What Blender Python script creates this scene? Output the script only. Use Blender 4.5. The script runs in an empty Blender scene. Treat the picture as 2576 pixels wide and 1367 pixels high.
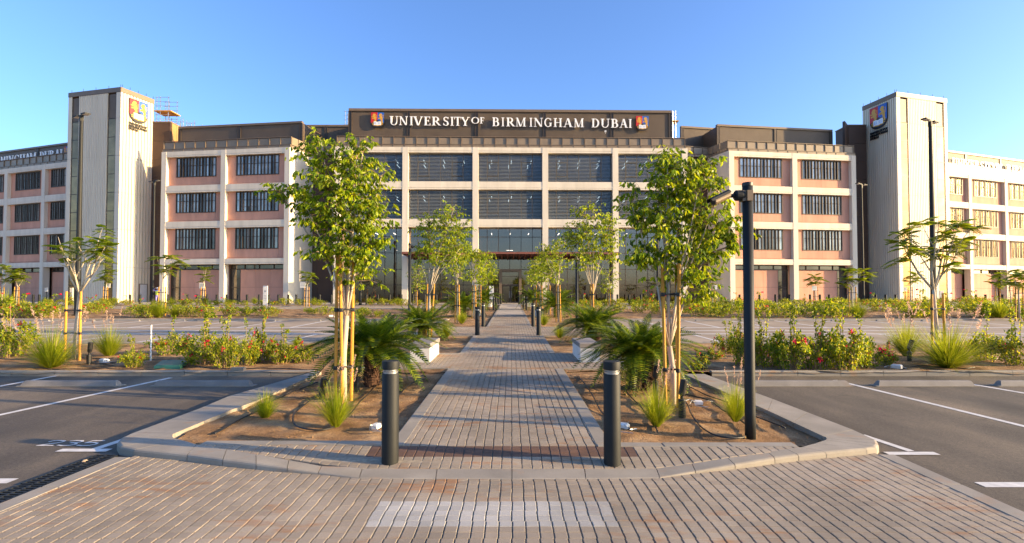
import bpy, math, random
from mathutils import Vector, Matrix, noise
R = random.Random(11)
PI = math.pi
rad = math.radians
C = bpy.context.scene.collection
# ---------------------------------------------------------------- camera, world, sun, exposure
F, PX, HZ, PITCH = 1240.0, 1286.0, 741.0, rad(1.4)      # focal length and horizon in units of a 2576-wide picture
PY = HZ - F * math.tan(PITCH)
cd = bpy.data.cameras.new('camera')
cam = bpy.data.objects.new('camera', cd); C.objects.link(cam)
cam.location = (0, 0, 1.72); cam.rotation_euler = (rad(90) + PITCH, 0, 0)
cd.sensor_width = 36; cd.lens = 36 * F / 2576
cd.shift_x = (1288 - PX) / 2576; cd.shift_y = (PY - 683.5) / 2576
cd.clip_end = 4000
bpy.context.scene.camera = cam
SUN_EL, SUN_AZ = rad(13), rad(101)                        # azimuth measured from +Y towards +X
w = bpy.data.worlds.new('World'); bpy.context.scene.world = w; w.use_nodes = True
nt = w.node_tree; nt.nodes.clear()
sky = nt.nodes.new('ShaderNodeTexSky'); sky.sky_type = 'NISHITA'; sky.sun_disc = False
sky.sun_elevation = SUN_EL; sky.sun_rotation = SUN_AZ; sky.altitude = 0
sky.air_density = 1.0; sky.dust_density = 1.7; sky.ozone_density = 4.2
bg = nt.nodes.new('ShaderNodeBackground'); bg.inputs[1].default_value = 0.15
wo = nt.nodes.new('ShaderNodeOutputWorld')
hs = nt.nodes.new('ShaderNodeHueSaturation'); hs.inputs['Saturation'].default_value = 1.05; hs.inputs['Hue'].default_value = .509
nt.links.new(sky.outputs[0], hs.inputs['Color']); nt.links.new(hs.outputs[0], bg.inputs[0]); nt.links.new(bg.outputs[0], wo.inputs[0])
sl = bpy.data.lights.new('sun', 'SUN'); sl.energy = 4.6; sl.angle = rad(0.53); sl.color = (1.0, 0.71, 0.36)
so = bpy.data.objects.new('sun', sl); C.objects.link(so)
sd = Vector((math.sin(SUN_AZ) * math.cos(SUN_EL), math.cos(SUN_AZ) * math.cos(SUN_EL), math.sin(SUN_EL)))
so.rotation_euler = sd.to_track_quat('Z', 'Y').to_euler(); so.location = (60, -20, 40)
vs = bpy.context.scene.view_settings
vs.view_transform = 'Standard'; vs.look = 'None'; vs.gamma = 1; vs.exposure = 1.5; vs.use_curve_mapping = False
# ---------------------------------------------------------------- geometry of the place
SL = 0.0152                                              # the site rises gently towards the building
def G(y): return SL * (min(y, 62.0) - 5.0)
def ray(px, py):
    x = (px - PX) / F; u = -(py - PY) / F
    c, s = math.cos(PITCH), math.sin(PITCH)
    return Vector((x, c - u * s, s + u * c))
def GP(px, py, off=0.0):                                 # picture point -> point on the ground plane
    d = ray(px, py)
    t = (-SL * 5 + off - 1.72) / (d.z - SL * d.y)
    return Vector((0, 0, 1.72)) + d * t
def PW(px, py, Y):                                       # picture point -> point at distance Y
    d = ray(px, py); return Vector((0, 0, 1.72)) + d * (Y / d.y)
def RZ(px, py, Z):
    d = ray(px, py); return Vector((0, 0, 1.72)) + d * ((Z - 1.72) / d.z)
# ---------------------------------------------------------------- mesh helpers
class MB:
    def __init__(s, T=None): s.v = []; s.f = []; s.T = T
    def add(s, vs, fs):
        n = len(s.v)
        if s.T is not None: vs = [tuple(s.T @ Vector(p)) for p in vs]
        s.v.extend(vs); s.f.extend([tuple(i + n for i in f) for f in fs])
    def box(s, x0, x1, y0, y1, z0, z1):
        s.add([(x0,y0,z0),(x1,y0,z0),(x1,y1,z0),(x0,y1,z0),(x0,y0,z1),(x1,y0,z1),(x1,y1,z1),(x0,y1,z1)],
              [(0,3,2,1),(4,5,6,7),(0,1,5,4),(1,2,6,5),(2,3,7,6),(3,0,4,7)])
        return s
    def poly(s, pts): s.add([tuple(p) for p in pts], [tuple(range(len(pts)))]); return s
    def prism(s, pts, z0, z1):                           # pts ccw in xy
        n = len(pts)
        s.add([(p[0],p[1],z0) for p in pts] + [(p[0],p[1],z1) for p in pts],
              [tuple(range(n-1,-1,-1)), tuple(range(n,2*n))] + [(i,(i+1)%n,(i+1)%n+n,i+n) for i in range(n)])
        return s
    def plate(s, pts, y0, y1):                           # outline in xz, extruded from y0 (front) to y1 (back)
        n = len(pts)
        s.add([(p[0],y0,p[1]) for p in pts] + [(p[0],y1,p[1]) for p in pts],
              [tuple(range(n)), tuple(range(2*n-1,n-1,-1))] + [((i+1)%n,i,i+n,(i+1)%n+n) for i in range(n)])
        return s
    def tube(s, pts, r, n=6, cap=True):
        pts = [Vector(p) for p in pts]; m = len(pts)
        rs = r if isinstance(r, (list, tuple)) else [r] * m
        vs = []; fs = []; a = None
        for i, p in enumerate(pts):
            t = (pts[min(i+1,m-1)] - pts[max(i-1,0)])
            t = t.normalized() if t.length > 1e-9 else Vector((0,0,1))
            if a is None: a = t.orthogonal().normalized()
            else:
                a = a - t * a.dot(t); a = a.normalized() if a.length > 1e-6 else t.orthogonal().normalized()
            b = t.cross(a)
            for k in range(n):
                th = 2*PI*k/n; q = p + (a*math.cos(th) + b*math.sin(th)) * rs[i]; vs.append(tuple(q))
        for i in range(m-1):
            for k in range(n):
                fs.append((i*n+k, i*n+(k+1)%n, (i+1)*n+(k+1)%n, (i+1)*n+k))
        if cap: fs.append(tuple(range(n-1,-1,-1))); fs.append(tuple((m-1)*n+k for k in range(n)))
        s.add(vs, fs); return s
    def lathe(s, prof, n=20, x=0, y=0):
        vs = []; fs = []
        for (r, z) in prof:
            for k in range(n): vs.append((x + r*math.cos(2*PI*k/n), y + r*math.sin(2*PI*k/n), z))
        for i in range(len(prof)-1):
            for k in range(n): fs.append((i*n+k, i*n+(k+1)%n, (i+1)*n+(k+1)%n, (i+1)*n+k))
        fs.append(tuple(range(n-1,-1,-1))); fs.append(tuple((len(prof)-1)*n+k for k in range(n)))
        s.add(vs, fs); return s
    def mesh(s, name, mat=None, smooth=False):
        me = bpy.data.meshes.new(name); me.from_pydata(s.v, [], s.f)
        if mat: me.materials.append(mat)
        if smooth: me.shade_smooth()
        me.update(); return me
def inst(name, me, parent=None, loc=(0,0,0), rot=(0,0,0), sc=None):
    o = bpy.data.objects.new(name, me); C.objects.link(o)
    if parent is not None: o.parent = parent
    o.location = loc; o.rotation_euler = rot
    if sc is not None: o.scale = sc if isinstance(sc, (tuple, list)) else (sc, sc, sc)
    return o
def obj(name, mb, mat, parent=None, loc=(0,0,0), rot=(0,0,0), smooth=False, stuff=False):
    o = inst(name, mb.mesh(name, mat, smooth), parent, loc, rot)
    if stuff: o['kind'] = 'stuff'
    return o
def tag(o, label, cat, group=None):
    o['label'] = label; o['category'] = cat
    if group: o['group'] = group
    return o
def thing(name, label, cat, loc=(0,0,0), rz=0, group=None):
    o = bpy.data.objects.new(name, None); C.objects.link(o)
    o.location = loc; o.rotation_euler = (0,0,rz); o.empty_display_size = .2
    return tag(o, label, cat, group)
def copy_tree(root, loc, rz=0.0, sc=None, label=None, group=None):
    r = root.copy(); C.objects.link(r); r.location = loc; r.rotation_euler = (0,0,rz)
    if sc is not None: r.scale = (sc, sc, sc)
    if label: r['label'] = label
    if group: r['group'] = group
    for ch in root.children:
        c = ch.copy(); C.objects.link(c); c.parent = r
        for g in ch.children:
            d = g.copy(); C.objects.link(d); d.parent = c
    return r
ORD = 'first second third fourth fifth sixth seventh eighth ninth tenth eleventh twelfth thirteenth fourteenth fifteenth sixteenth seventeenth eighteenth nineteenth twentieth'.split()
TENS = {20:'twenty', 30:'thirty', 40:'forty', 50:'fifty'}
def ordw(n):
    n = max(1, n)
    if n <= 20: return ORD[n-1]
    t = n//10*10
    return (TENS[t][:-1]+'ieth') if n == t else TENS[t]+'-'+ORD[n-t-1]
def struct(name, mb, mat, smooth=False):
    o = obj(name, mb, mat, smooth=smooth); o['kind'] = 'structure'; return o
def sroot(name):
    o = bpy.data.objects.new(name, None); C.objects.link(o); o['kind'] = 'structure'; return o
# ---------------------------------------------------------------- materials
def N(nt, t, **kw):
    n = nt.nodes.new(t)
    for k, v in kw.items(): setattr(n, k, v)
    return n
def base_mat(name, rough=.6, metal=0.0, spec=.5):
    m = bpy.data.materials.new(name); m.use_nodes = True
    b = m.node_tree.nodes['Principled BSDF']
    b.inputs['Roughness'].default_value = rough; b.inputs['Metallic'].default_value = metal
    b.inputs['Specular IOR Level'].default_value = spec
    return m, m.node_tree, b
def noise_tex(nt, scale, detail=4, stretch=None, rough=.55):
    g = N(nt, 'ShaderNodeNewGeometry'); t = N(nt, 'ShaderNodeTexNoise')
    t.inputs['Scale'].default_value = scale; t.inputs['Detail'].default_value = detail; t.inputs['Roughness'].default_value = rough
    if stretch:
        mp = N(nt, 'ShaderNodeMapping'); mp.inputs['Scale'].default_value = stretch
        nt.links.new(g.outputs['Position'], mp.inputs[0]); nt.links.new(mp.outputs[0], t.inputs['Vector'])
    else: nt.links.new(g.outputs['Position'], t.inputs['Vector'])
    return t
def ramp(nt, src, stops):
    r = N(nt, 'ShaderNodeValToRGB'); e = r.color_ramp.elements
    while len(e) < len(stops): e.new(.5)
    for i, (p, c) in enumerate(stops):
        e[i].position = p; e[i].color = (*c, 1) if len(c) == 3 else c
    nt.links.new(src, r.inputs[0]); return r
def mixc(nt, a, b, fac, mode='MIX'):
    m = N(nt, 'ShaderNodeMix', data_type='RGBA', blend_type=mode)
    for s, v in ((m.inputs[6], a), (m.inputs[7], b), (m.inputs[0], fac)):
        if hasattr(v, 'links') or hasattr(v, 'is_linked'): nt.links.new(v, s)
        elif isinstance(v, (int, float)): s.default_value = v
        else: s.default_value = (*v, 1)
    return m.outputs[2]
def bump(nt, b, src, strength, dist=.01):
    u = N(nt, 'ShaderNodeBump'); u.inputs['Strength'].default_value = strength; u.inputs['Distance'].default_value = dist
    nt.links.new(src, u.inputs['Height']); nt.links.new(u.outputs[0], b.inputs['Normal'])
def pm(name, col, rough=.6, metal=0.0, var=.15, scale=2.0, bmp=0.0, bscale=60, spec=.5, stretch=None, bdist=.004):
    m, nt, b = base_mat(name, rough, metal, spec)
    t = noise_tex(nt, scale, 5, stretch)
    lo = tuple(c*(1-var) for c in col); hi = tuple(min(1, c*(1+var)) for c in col)
    r = ramp(nt, t.outputs[0], [(.3, lo), (.7, hi)])
    nt.links.new(r.outputs[0], b.inputs['Base Color'])
    if bmp:
        t2 = noise_tex(nt, bscale, 3); bump(nt, b, t2.outputs[0], bmp, bdist)
    return m
def leafmat(name, cols, transl=.45, rough=.5):
    m = bpy.data.materials.new(name); m.use_nodes = True; nt = m.node_tree; nt.nodes.clear()
    g = N(nt, 'ShaderNodeNewGeometry')
    r = ramp(nt, g.outputs['Random Per Island'], [(i/(len(cols)-1), c) for i, c in enumerate(cols)])
    t = noise_tex(nt, 3.0, 2)
    c2 = mixc(nt, r.outputs[0], tuple(x*.5 for x in cols[0]), 0.0)
    mx = c2.node; rr = ramp(nt, t.outputs[0], [(.4, (0,0,0)), (.75, (.6,.6,.6))]); nt.links.new(rr.outputs[0], mx.inputs[0])
    d = N(nt, 'ShaderNodeBsdfPrincipled'); d.inputs['Roughness'].default_value = rough; d.inputs['Specular IOR Level'].default_value = .35
    tr = N(nt, 'ShaderNodeBsdfTranslucent'); ms = N(nt, 'ShaderNodeMixShader'); ms.inputs[0].default_value = transl
    hs = N(nt, 'ShaderNodeHueSaturation'); hs.inputs['Value'].default_value = 1.5; hs.inputs['Hue'].default_value = .485
    o = N(nt, 'ShaderNodeOutputMaterial')
    nt.links.new(c2, d.inputs['Base Color']); nt.links.new(c2, hs.inputs['Color']); nt.links.new(hs.outputs[0], tr.inputs[0])
    nt.links.new(d.outputs[0], ms.inputs[1]); nt.links.new(tr.outputs[0], ms.inputs[2]); nt.links.new(ms.outputs[0], o.inputs[0])
    return m
def asphalt_mat():
    m, nt, b = base_mat('asphalt', .85, 0, .3)
    t1 = noise_tex(nt, 1.2, 6, (1, .35, 1)); t2 = noise_tex(nt, 160, 3)
    r = ramp(nt, t1.outputs[0], [(.3, (.092,.080,.064)), (.5, (.132,.113,.090)), (.72, (.20,.165,.122))])
    r2 = ramp(nt, t2.outputs[0], [(.35, (.55,.55,.55)), (.6, (1,1,1)), (.75, (1.5,1.45,1.35))])
    t5 = noise_tex(nt, .35, 5, (1,.5,1)); r5 = ramp(nt, t5.outputs[0], [(.35, (.72,.72,.73)), (.65, (1.25,1.2,1.12))])
    t6 = noise_tex(nt, 2.6, 3); r6 = ramp(nt, t6.outputs[0], [(.68, (1,1,1)), (.76, (.62,.61,.6))])
    t7 = noise_tex(nt, 38, 2); r7 = ramp(nt, t7.outputs[0], [(.3, (.82,.82,.82)), (.7, (1.2,1.18,1.15))])
    c = mixc(nt, r.outputs[0], r2.outputs[0], 1.0, 'MULTIPLY'); c = mixc(nt, c, r5.outputs[0], 1.0, 'MULTIPLY'); c = mixc(nt, c, r6.outputs[0], 1.0, 'MULTIPLY'); c = mixc(nt, c, r7.outputs[0], 1.0, 'MULTIPLY')
    nt.links.new(c, b.inputs['Base Color'])
    bump(nt, b, t2.outputs[0], .5, .004); return m
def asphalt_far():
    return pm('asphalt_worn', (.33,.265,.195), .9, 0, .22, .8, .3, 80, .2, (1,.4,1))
def paver_mat(name, col, rustamt=1.0):
    m, nt, b = base_mat(name, .8, 0, .35)
    g = N(nt, 'ShaderNodeNewGeometry')
    ad = N(nt, 'ShaderNodeVectorMath', operation='ADD'); ad.inputs[1].default_value = (100*.105-.1+.0, 0, 0)
    sn = N(nt, 'ShaderNodeVectorMath', operation='SNAP'); sn.inputs[1].default_value = (.105, .0905, 5)
    wn = N(nt, 'ShaderNodeTexWhiteNoise'); nt.links.new(g.outputs['Position'], ad.inputs[0])
    nt.links.new(ad.outputs[0], sn.inputs[0]); nt.links.new(sn.outputs[0], wn.inputs['Vector'])
    r = ramp(nt, wn.outputs['Value'], [(0, tuple(c*.9 for c in col)), (1, tuple(c*1.1 for c in col))])
    t = noise_tex(nt, 1.1, 5, (.55, 1.3, 1)); t3 = noise_tex(nt, 6, 4, (.5, 1.6, 1))
    mu = N(nt, 'ShaderNodeMath', operation='MULTIPLY'); nt.links.new(t.outputs[0], mu.inputs[0]); nt.links.new(t3.outputs[0], mu.inputs[1])
    rr = ramp(nt, mu.outputs[0], [(.29, (0,0,0)), (.40, (.75*rustamt,)*3)])
    c1 = mixc(nt, r.outputs[0], (.33,.16,.065), rr.outputs[0])
    t2 = noise_tex(nt, 240, 3); r2 = ramp(nt, t2.outputs[0], [(.3, (.7,.7,.7)), (.7, (1.22,1.22,1.22))])
    t4 = noise_tex(nt, .9, 4); r4 = ramp(nt, t4.outputs[0], [(.35, (.78,.77,.75)), (.65, (1.12,1.1,1.08))])
    c2 = mixc(nt, c1, r2.outputs[0], 1.0, 'MULTIPLY')
    nt.links.new(mixc(nt, c2, r4.outputs[0], 1.0, 'MULTIPLY'), b.inputs['Base Color'])
    bump(nt, b, t2.outputs[0], .45, .003); return m
def conc_mat(name, col, rust=.6):
    m, nt, b = base_mat(name, .82, 0, .3)
    t = noise_tex(nt, 1.7, 6); r = ramp(nt, t.outputs[0], [(.3, tuple(c*.8 for c in col)), (.7, tuple(c*1.15 for c in col))])
    t3 = noise_tex(nt, 2.3, 5, (1,1.5,1)); rr = ramp(nt, t3.outputs[0], [(.60, (0,0,0)), (.72, (rust,)*3)])
    c1 = mixc(nt, r.outputs[0], (.36,.20,.10), rr.outputs[0])
    t2 = noise_tex(nt, 150, 3); r2 = ramp(nt, t2.outputs[0], [(.3, (.85,.85,.85)), (.7, (1.1,1.1,1.1))])
    nt.links.new(mixc(nt, c1, r2.outputs[0], 1.0, 'MULTIPLY'), b.inputs['Base Color'])
    bump(nt, b, t2.outputs[0], .3, .003); return m
def soil_mat():
    m, nt, b = base_mat('sandy_soil', .95, 0, .15)
    t = noise_tex(nt, 2.2, 7); r = ramp(nt, t.outputs[0], [(.3, (.17,.10,.05)), (.5, (.34,.21,.11)), (.7, (.50,.34,.19))])
    t2 = noise_tex(nt, 45, 6, None, .7); r2 = ramp(nt, t2.outputs[0], [(.3, (.45,.42,.4)), (.6, (1.1,1.08,1.05))])
    nt.links.new(mixc(nt, r.outputs[0], r2.outputs[0], 1.0, 'MULTIPLY'), b.inputs['Base Color'])
    bump(nt, b, t2.outputs[0], 1.0, .03); return m
def screen_mat():                                        # bronze louvred cladding: fine relief of horizontal blades
    m, nt, b = base_mat('bronze_louvre', .5, .05, .5)
    g = N(nt, 'ShaderNodeNewGeometry'); wv = N(nt, 'ShaderNodeTexWave', bands_direction='Z'); wv.inputs['Scale'].default_value = 2.6
    nt.links.new(g.outputs['Position'], wv.inputs[0])
    r = ramp(nt, wv.outputs[0], [(.1, (.045,.033,.022)), (.5, (.15,.11,.072))])
    t = noise_tex(nt, .5, 3); r2 = ramp(nt, t.outputs[0], [(.3, (.85,.83,.8)), (.7, (1.1,1.1,1.1))])
    nt.links.new(mixc(nt, r.outputs[0], r2.outputs[0], 1.0, 'MULTIPLY'), b.inputs['Base Color'])
    bump(nt, b, wv.outputs[0], .6, .03); return m
def glass_mat(name, tint, metal=.55, rough=.04, sc=.35):  # coated, strongly reflecting window glass
    m, nt, b = base_mat(name, rough, metal, .8)
    t = noise_tex(nt, sc, 3, (1,1,1.6)); r = ramp(nt, t.outputs[0], [(.35, tuple(c*.65 for c in tint)), (.65, tuple(c*1.25 for c in tint))])
    nt.links.new(r.outputs[0], b.inputs['Base Color'])
    t2 = noise_tex(nt, .9, 2); bump(nt, b, t2.outputs[0], .12, .02); return m
def see_glass(name, tint, fac, gc=(.8,.82,.85)):                           # glass one looks through, with a reflection on top
    m = bpy.data.materials.new(name); m.use_nodes = True; nt = m.node_tree; nt.nodes.clear()
    tr = N(nt, 'ShaderNodeBsdfTransparent'); tr.inputs[0].default_value = (*tint, 1)
    gl = N(nt, 'ShaderNodeBsdfGlossy'); gl.inputs['Roughness'].default_value = .03; gl.inputs[0].default_value = (*gc,1)
    ms = N(nt, 'ShaderNodeMixShader'); ms.inputs[0].default_value = fac; o = N(nt, 'ShaderNodeOutputMaterial')
    t2 = noise_tex(nt, .8, 2); u = N(nt, 'ShaderNodeBump'); u.inputs['Strength'].default_value = .15; u.inputs['Distance'].default_value = .02
    nt.links.new(t2.outputs[0], u.inputs['Height']); nt.links.new(u.outputs[0], gl.inputs['Normal'])
    nt.links.new(tr.outputs[0], ms.inputs[1]); nt.links.new(gl.outputs[0], ms.inputs[2]); nt.links.new(ms.outputs[0], o.inputs[0])
    return m
def emit_mat(name, col, s):
    m, nt, b = base_mat(name, .5); b.inputs['Base Color'].default_value = (*col, 1)
    b.inputs['Emission Color'].default_value = (*col, 1); b.inputs['Emission Strength'].default_value = s; return m
M = dict(
    white=pm('white_precast', (.66,.59,.475), .75, 0, .10, 1.4, .1, 30, .5, (1,1,.14)), tower=pm('tower_cladding', (.66,.58,.445), .6, 0, .09, 1.2, 0, 60, .5, (1,1,.12)),
    pink=pm('pink_render', (.58,.295,.20), .85, 0, .14, .9, .15, 40, .5, (1,1,.3)), bronze=pm('bronze_metal', (.17,.12,.075), .5, .1, .12, .8),
    brown=pm('brown_panel', (.07,.038,.022), .6, .1, .12, .5), dbronze=pm('dark_bronze_frame', (.06,.043,.03), .5, .3, .1, 1),
    parapetg=pm('bronze_parapet_painted_sun', (.62,.52,.38), .34, .85, .14, .9), parapet=pm('bronze_parapet', (.23,.175,.115), .45, .05, .14, .9), brownsun=pm('brown_panel_painted_sun', (.42,.22,.07), .6, .1, .1, .6),  # brighter parapet copy and orange side panel: sunlight painted into their colour
    screen=screen_mat(), blade=pm('blind_blade', (.19,.20,.19), .6, 0, .1, .5),
    glassd=glass_mat('window_glass_dark', (.13,.115,.10)), glassc=glass_mat('window_glass_curtain', (.38,.35,.31), .35),
    glasst=glass_mat('tower_glass', (.27,.15,.06), .75, .10), glassg=glass_mat('window_glass_painted_glare', (.66,.50,.30), .92, .30), glassk=glass_mat('window_glass_pale', (.44,.42,.38), .5), glassb=see_glass('clear_glass', (.30,.34,.36), .12),  # the gold copy of the window glass has sun glare put into its tint
    glasse=see_glass('entrance_glass', (.62,.58,.54), .20, (.72,.62,.56)), fabric=pm('blind_fabric', (.36,.33,.30), .9, 0, .3, .5, 0, 60, .2, (1.5,1,.3)), black=pm('black_rubber', (.012,.012,.013), .5, 0, .2, 8),
    char=pm('charcoal_metal', (.010,.012,.0125), .62, 0, .15, 5, .05, 200, .35), steel=pm('galvanised_steel', (.42,.42,.42), .35, .8, .15, 6),
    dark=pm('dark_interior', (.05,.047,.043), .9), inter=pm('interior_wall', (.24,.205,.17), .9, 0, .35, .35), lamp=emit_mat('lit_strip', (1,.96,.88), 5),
    asphalt=asphalt_mat(), asphaltf=asphalt_far(), paver=paver_mat('paver_stone', (.315,.265,.205)),
    paverw=paver_mat('white_painted_paver', (.40,.39,.365), .35), tact=paver_mat('brown_tactile_paver', (.125,.075,.055), .2),
    paverf=pm('far_paving', (.38,.33,.27), .85, 0, .12, 1.2, .2, 60), joint=pm('joint_sand', (.30,.25,.18), .95, 0, .3, 20),
    conc=conc_mat('kerb_concrete', (.29,.26,.215)), concw=pm('white_bench_concrete', (.62,.60,.56), .8, 0, .08, 4, .1, 80), concg=conc_mat('grey_bench_slab', (.22,.205,.19), .1),
    paint=pm('road_paint', (.60,.58,.54), .7, 0, .16, 9, .2, 120), soil=soil_mat(), sand=pm('desert_sand', (.36,.27,.18), .95, 0, .2, .3),
    wood=pm('stake_wood', (.52,.25,.03), .6, 0, .22, 5, .3, 60, .4, (1,1,.15)), bark=pm('pale_bark', (.47,.40,.30), .8, 0, .2, 9, .5, 50, .2, (1,1,.3)),
    barkd=pm('cycad_bark', (.07,.035,.022), .95, 0, .5, 30, .8, 60), twig=pm('twig_bark', (.30,.20,.11), .85, 0, .25, 10),
    ficus=leafmat('ficus_leaf', [(.05,.10,.004), (.17,.27,.006), (.31,.40,.008), (.50,.52,.012)], .5, .4),
    deloni=leafmat('feathery_leaf', [(.08,.15,.008), (.22,.30,.01), (.40,.42,.015)], .55),
    bough=leafmat('bougainvillea_leaf', [(.06,.13,.006), (.19,.29,.008), (.40,.42,.012), (.56,.52,.03)], .5),
    cyc=leafmat('cycad_frond', [(.025,.06,.004), (.09,.16,.006), (.24,.28,.01)], .4, .35), palml=leafmat('palm_frond', [(.10,.14,.03), (.2,.24,.05)], .4),
    grass=leafmat('grass_blade', [(.14,.20,.008), (.28,.34,.01), (.46,.48,.03)], .5), plume=leafmat('grass_plume', [(.5,.34,.24), (.62,.45,.3)], .4),
    straw=leafmat('straw', [(.42,.28,.10), (.55,.38,.14)], .3), magenta=leafmat('magenta_bract', [(.55,.004,.02), (.78,.012,.06)], .4), orangef=leafmat('orange_bract', [(.6,.10,.03), (.7,.2,.08)], .4),
    red=pm('crest_red', (.50,.012,.010), .5, 0, .03), blue=pm('crest_blue', (.01,.10,.42), .5, 0, .03), gold=pm('crest_gold', (.62,.32,.03), .45, 0, .08, 6),
    signw=pm('sign_white', (.85,.85,.84), .4, 0, .02), signblk=pm('sign_black', (.015,.014,.013), .5, 0, .1), plate=pm('grey_sign_plate', (.62,.62,.60), .5, 0, .05),
    green=pm('green_plastic', (.03,.16,.12), .5, 0, .15, 6, .2, 50), wplast=pm('white_plastic', (.7,.7,.68), .4, 0, .1, 10),
    shirt=pm('lilac_cloth', (.28,.24,.55), .9, 0, .1), vest=pm('yellow_vest', (.62,.68,.08), .8, 0, .1), skin=pm('skin', (.35,.2,.13), .6, 0, .05), hair=pm('white_cap', (.6,.6,.6), .8), boots=pm('dark_shoe', (.03,.03,.03), .7),
)
# ---------------------------------------------------------------- lettering and crest
W_, T_, S_ = .17, .065, .05
def rect(x0, x1, y0, y1): return [(x0,y0),(x1,y0),(x1,y1),(x0,y1)]
def serif(cx, w, top): 
    y = 1-S_ if top else 0
    return rect(cx-w/2, cx+w/2, y, y+S_)
def arc(cx, cy, rx, ry, a0, a1, thick, thin, n=10):
    out = []
    def pt(a, inner):
        c, s = math.cos(a), math.sin(a)
        if not inner: return (cx + rx*c, cy + ry*s)
        return (cx + (rx-thick)*c, cy + (ry-thin)*s)
    for i in range(n):
        a, b = rad(a0+(a1-a0)*i/n), rad(a0+(a1-a0)*(i+1)/n)
        q = [pt(a,0), pt(b,0), pt(b,1), pt(a,1)]
        out.append(q)
    return out
def diag(x0, y0, x1, y1, w): return [(x0-w/2,y0),(x0+w/2,y0),(x1+w/2,y1),(x1-w/2,y1)]
def glyph(ch):                                           # serif capitals, unit cap height -> (polygons, width)
    if ch == 'I': return [rect(.11,.28,0,1), serif(.195,.36,0), serif(.195,.36,1)], .39
    if ch == 'U': return [rect(.1,.27,.32,1), rect(.70,.76,.32,1), serif(.185,.36,1), serif(.73,.28,1)] + arc(.43,.34,.33,.36,180,360,.17*.6,.07), .86
    if ch == 'N': return [rect(.12,.18,0,1), rect(.74,.80,0,1), diag(.15,1,.74,0,.19), serif(.15,.28,0), serif(.77,.28,1), rect(.02,.2,1-S_,1)], .92
    if ch == 'V': return [diag(.13,1,.43,0,.18), diag(.76,1,.46,0,.06), serif(.14,.32,1), serif(.76,.26,1)], .90
    if ch == 'E': return [rect(.1,.27,0,1), rect(.02,.66,0,.06), rect(.02,.62,.94,1), rect(.27,.5,.5,.56), rect(.6,.66,0,.24), rect(.57,.62,.78,1), rect(.46,.5,.42,.64)], .70
    if ch == 'F': return [rect(.1,.27,0,1), serif(.185,.36,0), rect(.02,.60,.94,1), rect(.27,.48,.47,.53), rect(.55,.60,.76,1), rect(.44,.48,.38,.62)], .64
    if ch == 'R': return [rect(.1,.27,0,1), serif(.185,.36,0), rect(.02,.4,.94,1), rect(.2,.4,.47,.53), diag(.38,.5,.72,0,.18), rect(.62,.86,0,.05)] + arc(.38,.735,.28,.265,-90,90,.16,.06), .84
    if ch == 'B': return [rect(.1,.27,0,1), rect(.02,.4,.94,1), rect(.2,.4,.50,.56), rect(.02,.4,0,.06)] + arc(.38,.755,.24,.245,-90,90,.15,.06) + arc(.40,.28,.30,.28,-90,90,.17,.06), .74
    if ch == 'D': return [rect(.1,.27,0,1), rect(.02,.38,.94,1), rect(.02,.38,0,.06)] + arc(.36,.5,.46,.5,-90,90,.18,.06,14), .86
    if ch == 'S': return arc(.32,.74,.24,.26,20,200,.10,.06) + arc(.32,.74,.24,.28,200,275,.15,.13) + arc(.32,.27,.26,.30,95,-30,.15,.13) + arc(.32,.27,.26,.28,-30,-160,.11,.06) + [rect(.50,.55,.74,.96), rect(.07,.12,.05,.28)], .62
    if ch == 'T': return [rect(.31,.48,0,1), serif(.395,.36,0), rect(.02,.77,.94,1), rect(.02,.07,.74,1), rect(.72,.77,.74,1)], .80
    if ch == 'Y': return [rect(.33,.50,0,.48), serif(.415,.36,0), diag(.12,1,.41,.44,.17), diag(.74,1,.45,.44,.06), serif(.13,.3,1), serif(.74,.26,1)], .84
    if ch == 'O': return arc(.46,.5,.44,.52,0,360,.16,.06,22), .92
    if ch == 'M': return [rect(.13,.19,0,1), rect(.86,1.03,0,1), diag(.17,1,.53,0,.17), diag(.90,1,.56,0,.06), serif(.16,.28,0), serif(.945,.36,0), rect(.04,.2,.95,1), rect(.9,1.1,.95,1)], 1.14
    if ch == 'G': return arc(.48,.5,.44,.52,45,320,.16,.06,18) + [rect(.70,.86,.06,.42), rect(.60,.96,.42,.47), rect(.78,.83,.68,.96)], .96
    if ch == 'H': return [rect(.1,.27,0,1), rect(.68,.85,0,1), rect(.27,.68,.47,.53), serif(.185,.36,0), serif(.185,.36,1), serif(.765,.36,0), serif(.765,.36,1)], .95
    if ch == 'A': return [diag(.14,0,.42,1,.06), diag(.72,0,.45,1,.18), rect(.26,.6,.32,.38), serif(.14,.26,0), serif(.74,.34,0)], .90
    return [], .4
def ccw(q):
    a = sum(q[i][0]*q[(i+1)%len(q)][1]-q[(i+1)%len(q)][0]*q[i][1] for i in range(len(q)))
    return q if a > 0 else q[::-1]
def letter(ch, parent, x, z, w, h, y=0, depth=.12, mat='signw', back=True):
    ps, gw = glyph(ch); mb = MB(); bb = MB()
    for i, q in enumerate(ps):
        pts = ccw([(x + p[0]/gw*w, z + p[1]*h) for p in q]); e = .0015*(i % 5)
        mb.plate(pts, y-depth+e, y)
    o = obj('letter', mb, M[mat], parent)
    return o
BLOB_L = [[(.12,.80),(.22,.92),(.34,.90),(.38,.82),(.30,.74),(.18,.72)], [(.20,.74),(.36,.76),(.40,.62),(.33,.50),(.24,.52),(.22,.62)],
          [(.30,.54),(.40,.60),(.42,.46),(.36,.38),(.27,.42)], [(.06,.74),(.20,.72),(.20,.67),(.05,.68)], [(.08,.62),(.23,.64),(.23,.58),(.09,.55)],
          [(.27,.44),(.33,.42),(.24,.34),(.18,.38)], [(.36,.40),(.42,.40),(.44,.29),(.33,.28)], [(.40,.60),(.45,.62),(.46,.84),(.42,.82),(.43,.68)]]
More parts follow.
